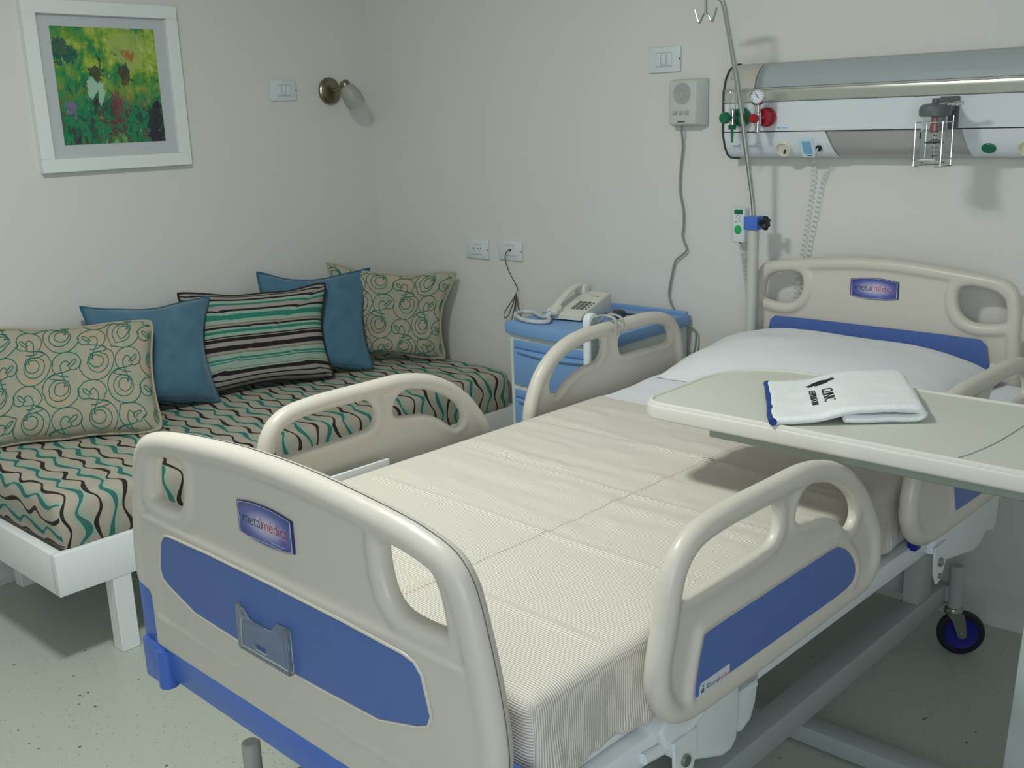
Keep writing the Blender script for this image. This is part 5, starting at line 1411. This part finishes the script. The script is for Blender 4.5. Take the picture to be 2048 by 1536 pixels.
# ------------------------------------------------------------------ overbed table
def build_table():
    zt = 0.885
    X0, Y0 = 2.75, -1.06
    t = thing('overbed_table', 'pale grey overbed table reaching across the bed from the right', 'overbed table', (X0, Y0, 0))
    o = Matrix.Translation((-X0, -Y0, 0))
    x0, x1, y0, y1 = 2.268, 3.20, -1.262, -0.862
    def rect(d):
        P = []
        def arc(cx, cy, r, a0, a1, n=8):
            for i in range(n+1):
                a = radians(a0+(a1-a0)*i/n); P.append((cx+r*cos(a), cy+r*sin(a)))
        rf, rb = 0.050-d*0.6, 0.165-d
        arc(x1-d-0.05, y0+d+0.05, 0.05, -90, 0); arc(x1-d-0.05, y1-d-0.05, 0.05, 0, 90)
        arc(x0+d+rb, y1-d-rb, rb, 90, 180, 14); arc(x0+d+rf, y0+d+rf, rf, 180, 270)
        return ccw(P)
    b = B(); prism(b, rect(0.0), zt-0.034, zt-0.003, o, 0.006, 3)
    tube(b, [(p[0]-X0, p[1]-Y0, zt-0.0035) for p in rect(0.0085)], 0.0062, 10, True); obj('table_rim', b, M['table_rim'], t)
    b = B(); prism(b, rect(0.012), zt-0.010, zt-0.001, o); obj('table_top', b, M['table_top'], t)
    b = B(); tube(b, cr([(x-X0, y-Y0, zt-0.0012) for x, y in ((2.895, -1.250), (2.908, -1.20), (2.920, -1.10), (2.926, -0.874))], 6), 0.0016, 6); obj('leaf_joint', b, M['groove'], t)
    for ya, yb in ((-1.250, -1.205), (-0.965, -0.92)):
        b = B(); bx(b, (2.430, ya, zt-0.050), (3.12, yb, zt-0.034), 0.002, 1, o); obj('support_bar', b, M['table_steel'], t)
    b = B(); bx(b, (2.955, -1.205, zt-0.049), (3.10, -0.965, zt-0.033), 0.002, 1, o); obj('mounting_plate', b, M['table_steel'], t)
    b = B(); bx(b, (3.010, -1.10, 0.08), (3.070, -1.03, zt-0.040), 0.004, 2, o); obj('column', b, M['table_steel'], t)
    t0 = bmesh.new(); A = [t0.verts.new((p[0], p[1], 0.07)) for p in ((2.972, -1.15), (3.105, -1.15), (3.105, -0.98), (2.972, -0.98))]; C2 = [t0.verts.new((p[0], p[1], 0.60)) for p in ((2.991, -1.135), (3.090, -1.135), (3.090, -0.995), (2.991, -0.995))]
    t0.faces.new(A[::-1]); t0.faces.new(C2)
    for i in range(4): t0.faces.new((A[i], A[(i+1) % 4], C2[(i+1) % 4], C2[i]))
    bmesh.ops.bevel(t0, geom=list(t0.edges), offset=0.005, segments=2, profile=0.5, affect='EDGES')
    b = B(); add_mesh(b, t0, o); obj('column_cover', b, M['steel_grey'], t)
    for y in (-0.890, -1.240):
        b = B(); bx(b, (2.20, y-0.012, 0.006), (3.12, y+0.045, 0.050), 0.005, 2, o); obj('base_leg', b, M['steel_grey'], t)
    b = B(); bx(b, (3.00, -1.24, 0.03), (3.06, -0.86, 0.085), 0.004, 2, o); obj('base_bar', b, M['steel_grey'], t)
build_table()

# ------------------------------------------------------------------ towel
def build_towel():
    zt = 0.8852
    O = Vector((2.575, -1.262, zt)); a = Vector((0.210, 0.178, 0)); c = Vector((-0.145, 0.240, 0)); La = a.length
    t = thing('folded_towel', 'folded white terry towel with embroidered lettering lying on the overbed table', 'towel', O)
    th = 0.0072
    line = [(0.006, 0.0075), (0.15, 0.0080), (0.30, 0.0115), (0.42, 0.0185), (0.52, 0.0240), (0.70, 0.0262), (0.88, 0.0262), (0.945, 0.0245), (0.975, 0.0170), (0.945, 0.0095), (0.88, 0.0078), (0.70, 0.0076), (0.475, 0.0076)]
    L = [Vector((p.x*La, p.y)) for p in cr([(x, z/1.0, 0) for x, z in line], 8)]
    def outline(d):
        """stadium around the folded centre line, d = half thickness"""
        n = len(L); left = []; right = []
        for i in range(n):
            q = (L[min(i+1, n-1)]-L[max(i-1, 0)]).normalized(); nn = Vector((-q.y, q.x))
            left.append(L[i]+nn*d); right.append(L[i]-nn*d)
        q0 = (L[0]-L[1]).normalized(); q1 = (L[-1]-L[-2]).normalized()
        cap = lambda p, q, s0: [p + q*d*sin(k)+Vector((-q.y, q.x))*d*cos(k) for k in [pi*j/8 for j in range(1, 8)]]
        return left + cap(L[-1], q1, 1) + right[::-1] + cap(L[0], q0, 1)
    b = B(); nc = 46; rings = []; m = len(outline(th))
    ua = a/La
    for j in range(nc+1):
        tt = j/nc
        e = min(tt, 1-tt)*c.length; k = 1.0 if e > 0.008 else sqrt(max(0.0, 1-(1-e/0.008)**2))*0.75+0.25
        ring = []
        for p in outline(th*k):
            n1 = noise.noise(Vector((p.x*16, tt*7, 2.2+p.y*20)))*0.0022 + noise.noise(Vector((p.x*260, tt*75, 1.0+p.y*200)))*0.0007
            wob = 0.004*noise.noise(Vector((tt*3.0, p.y*60, 7.0)))
            ring.append(b.verts.new(ua*(p.x+wob) + c*tt + Vector((0, 0, max(p.y+n1, 0.0004)))))
        rings.append(ring)
    for j in range(nc):
        for i in range(m): b.faces.new((rings[j][i], rings[j][(i+1) % m], rings[j+1][(i+1) % m], rings[j+1][i]))
    n = len(L)
    for ring in (rings[0], rings[-1]):      # the two cut sides, as strips along the fold
        lf = ring[:n]; rt = ring[n+7:n+7+n][::-1]
        for i in range(n-1): b.faces.new((lf[i], rt[i], rt[i+1], lf[i+1]))
        b.faces.new([lf[n-1]]+ring[n:n+7]+[rt[n-1]]); b.faces.new([rt[0]]+ring[n+7+n:]+[lf[0]])
    bmesh.ops.recalc_face_normals(b, faces=b.faces)
    top = outline(th)[:n]
    up = top if top[n//3].y > L[n//3].y else outline(th)[n+7:n+7+n][::-1]
    def at(s_, t_):
        x = s_*La
        for p, q in zip(up, up[1:]):
            if p.x <= x <= q.x:
                k = (x-p.x)/max(q.x-p.x, 1e-6); z = p.y+(q.y-p.y)*k
                return ua*x + c*t_ + Vector((0, 0, z + 0.0012)), Vector((ua.x*(q.x-p.x), ua.y*(q.x-p.x), q.y-p.y)).normalized()
    def F(s_, t_, turn=0.0):
        p, px = at(s_, t_); ex = -c.normalized(); ey = (px - ex*px.dot(ex)).normalized(); ez = ex.cross(ey)
        return Matrix.Translation(p) @ Matrix((ex, ey, ez)).transposed().to_4x4() @ Matrix.Rotation(turn, 4, 'Z')
    text(b, 'CLINIC', 0.031, F(0.385, 0.435) @ Matrix.Diagonal((0.92, 1, 1, 1)), 1, 0.0006)
    text(b, 'SEEPRADON', 0.0185, F(0.285, 0.430) @ Matrix.Diagonal((0.98, 1, 1, 1)), 1, 0.0006)
    E0 = F(0.360, 0.785, radians(30)) @ Matrix.Diagonal((1.35, 1.2, 1, 1))
    for x0, y0, x1, y1 in ((-0.0045, -0.0270, 0.0045, -0.0170), (-0.0025, -0.0180, 0.0025, 0.0180), (-0.0080, -0.0130, -0.0030, 0.0100), (0.0030, -0.0150, 0.0085, 0.0080), (-0.0060, -0.0060, 0.0060, 0.0125), (-0.0035, 0.0160, 0.0035, 0.0260)):
        bx(b, (x0, y0, -0.0008), (x1, y1, 0.0006), 0.0004, 1, E0, 1)
    obj('terry_cloth', b, [M['towel'], M['ink']], t, 75)
    b = B(); tube(b, [ua*(-0.0030+0.004*noise.noise(Vector((i/24*3.0, 0.45, 7.0)))) + c*(-0.004+1.008*i/24) + Vector((0, 0, 0.0078)) for i in range(25)], 0.0074, 12, False, None, None, 0.9); tag(obj('hem_binding', b, M['navy'], t), 'navy blue hem binding')
build_towel()
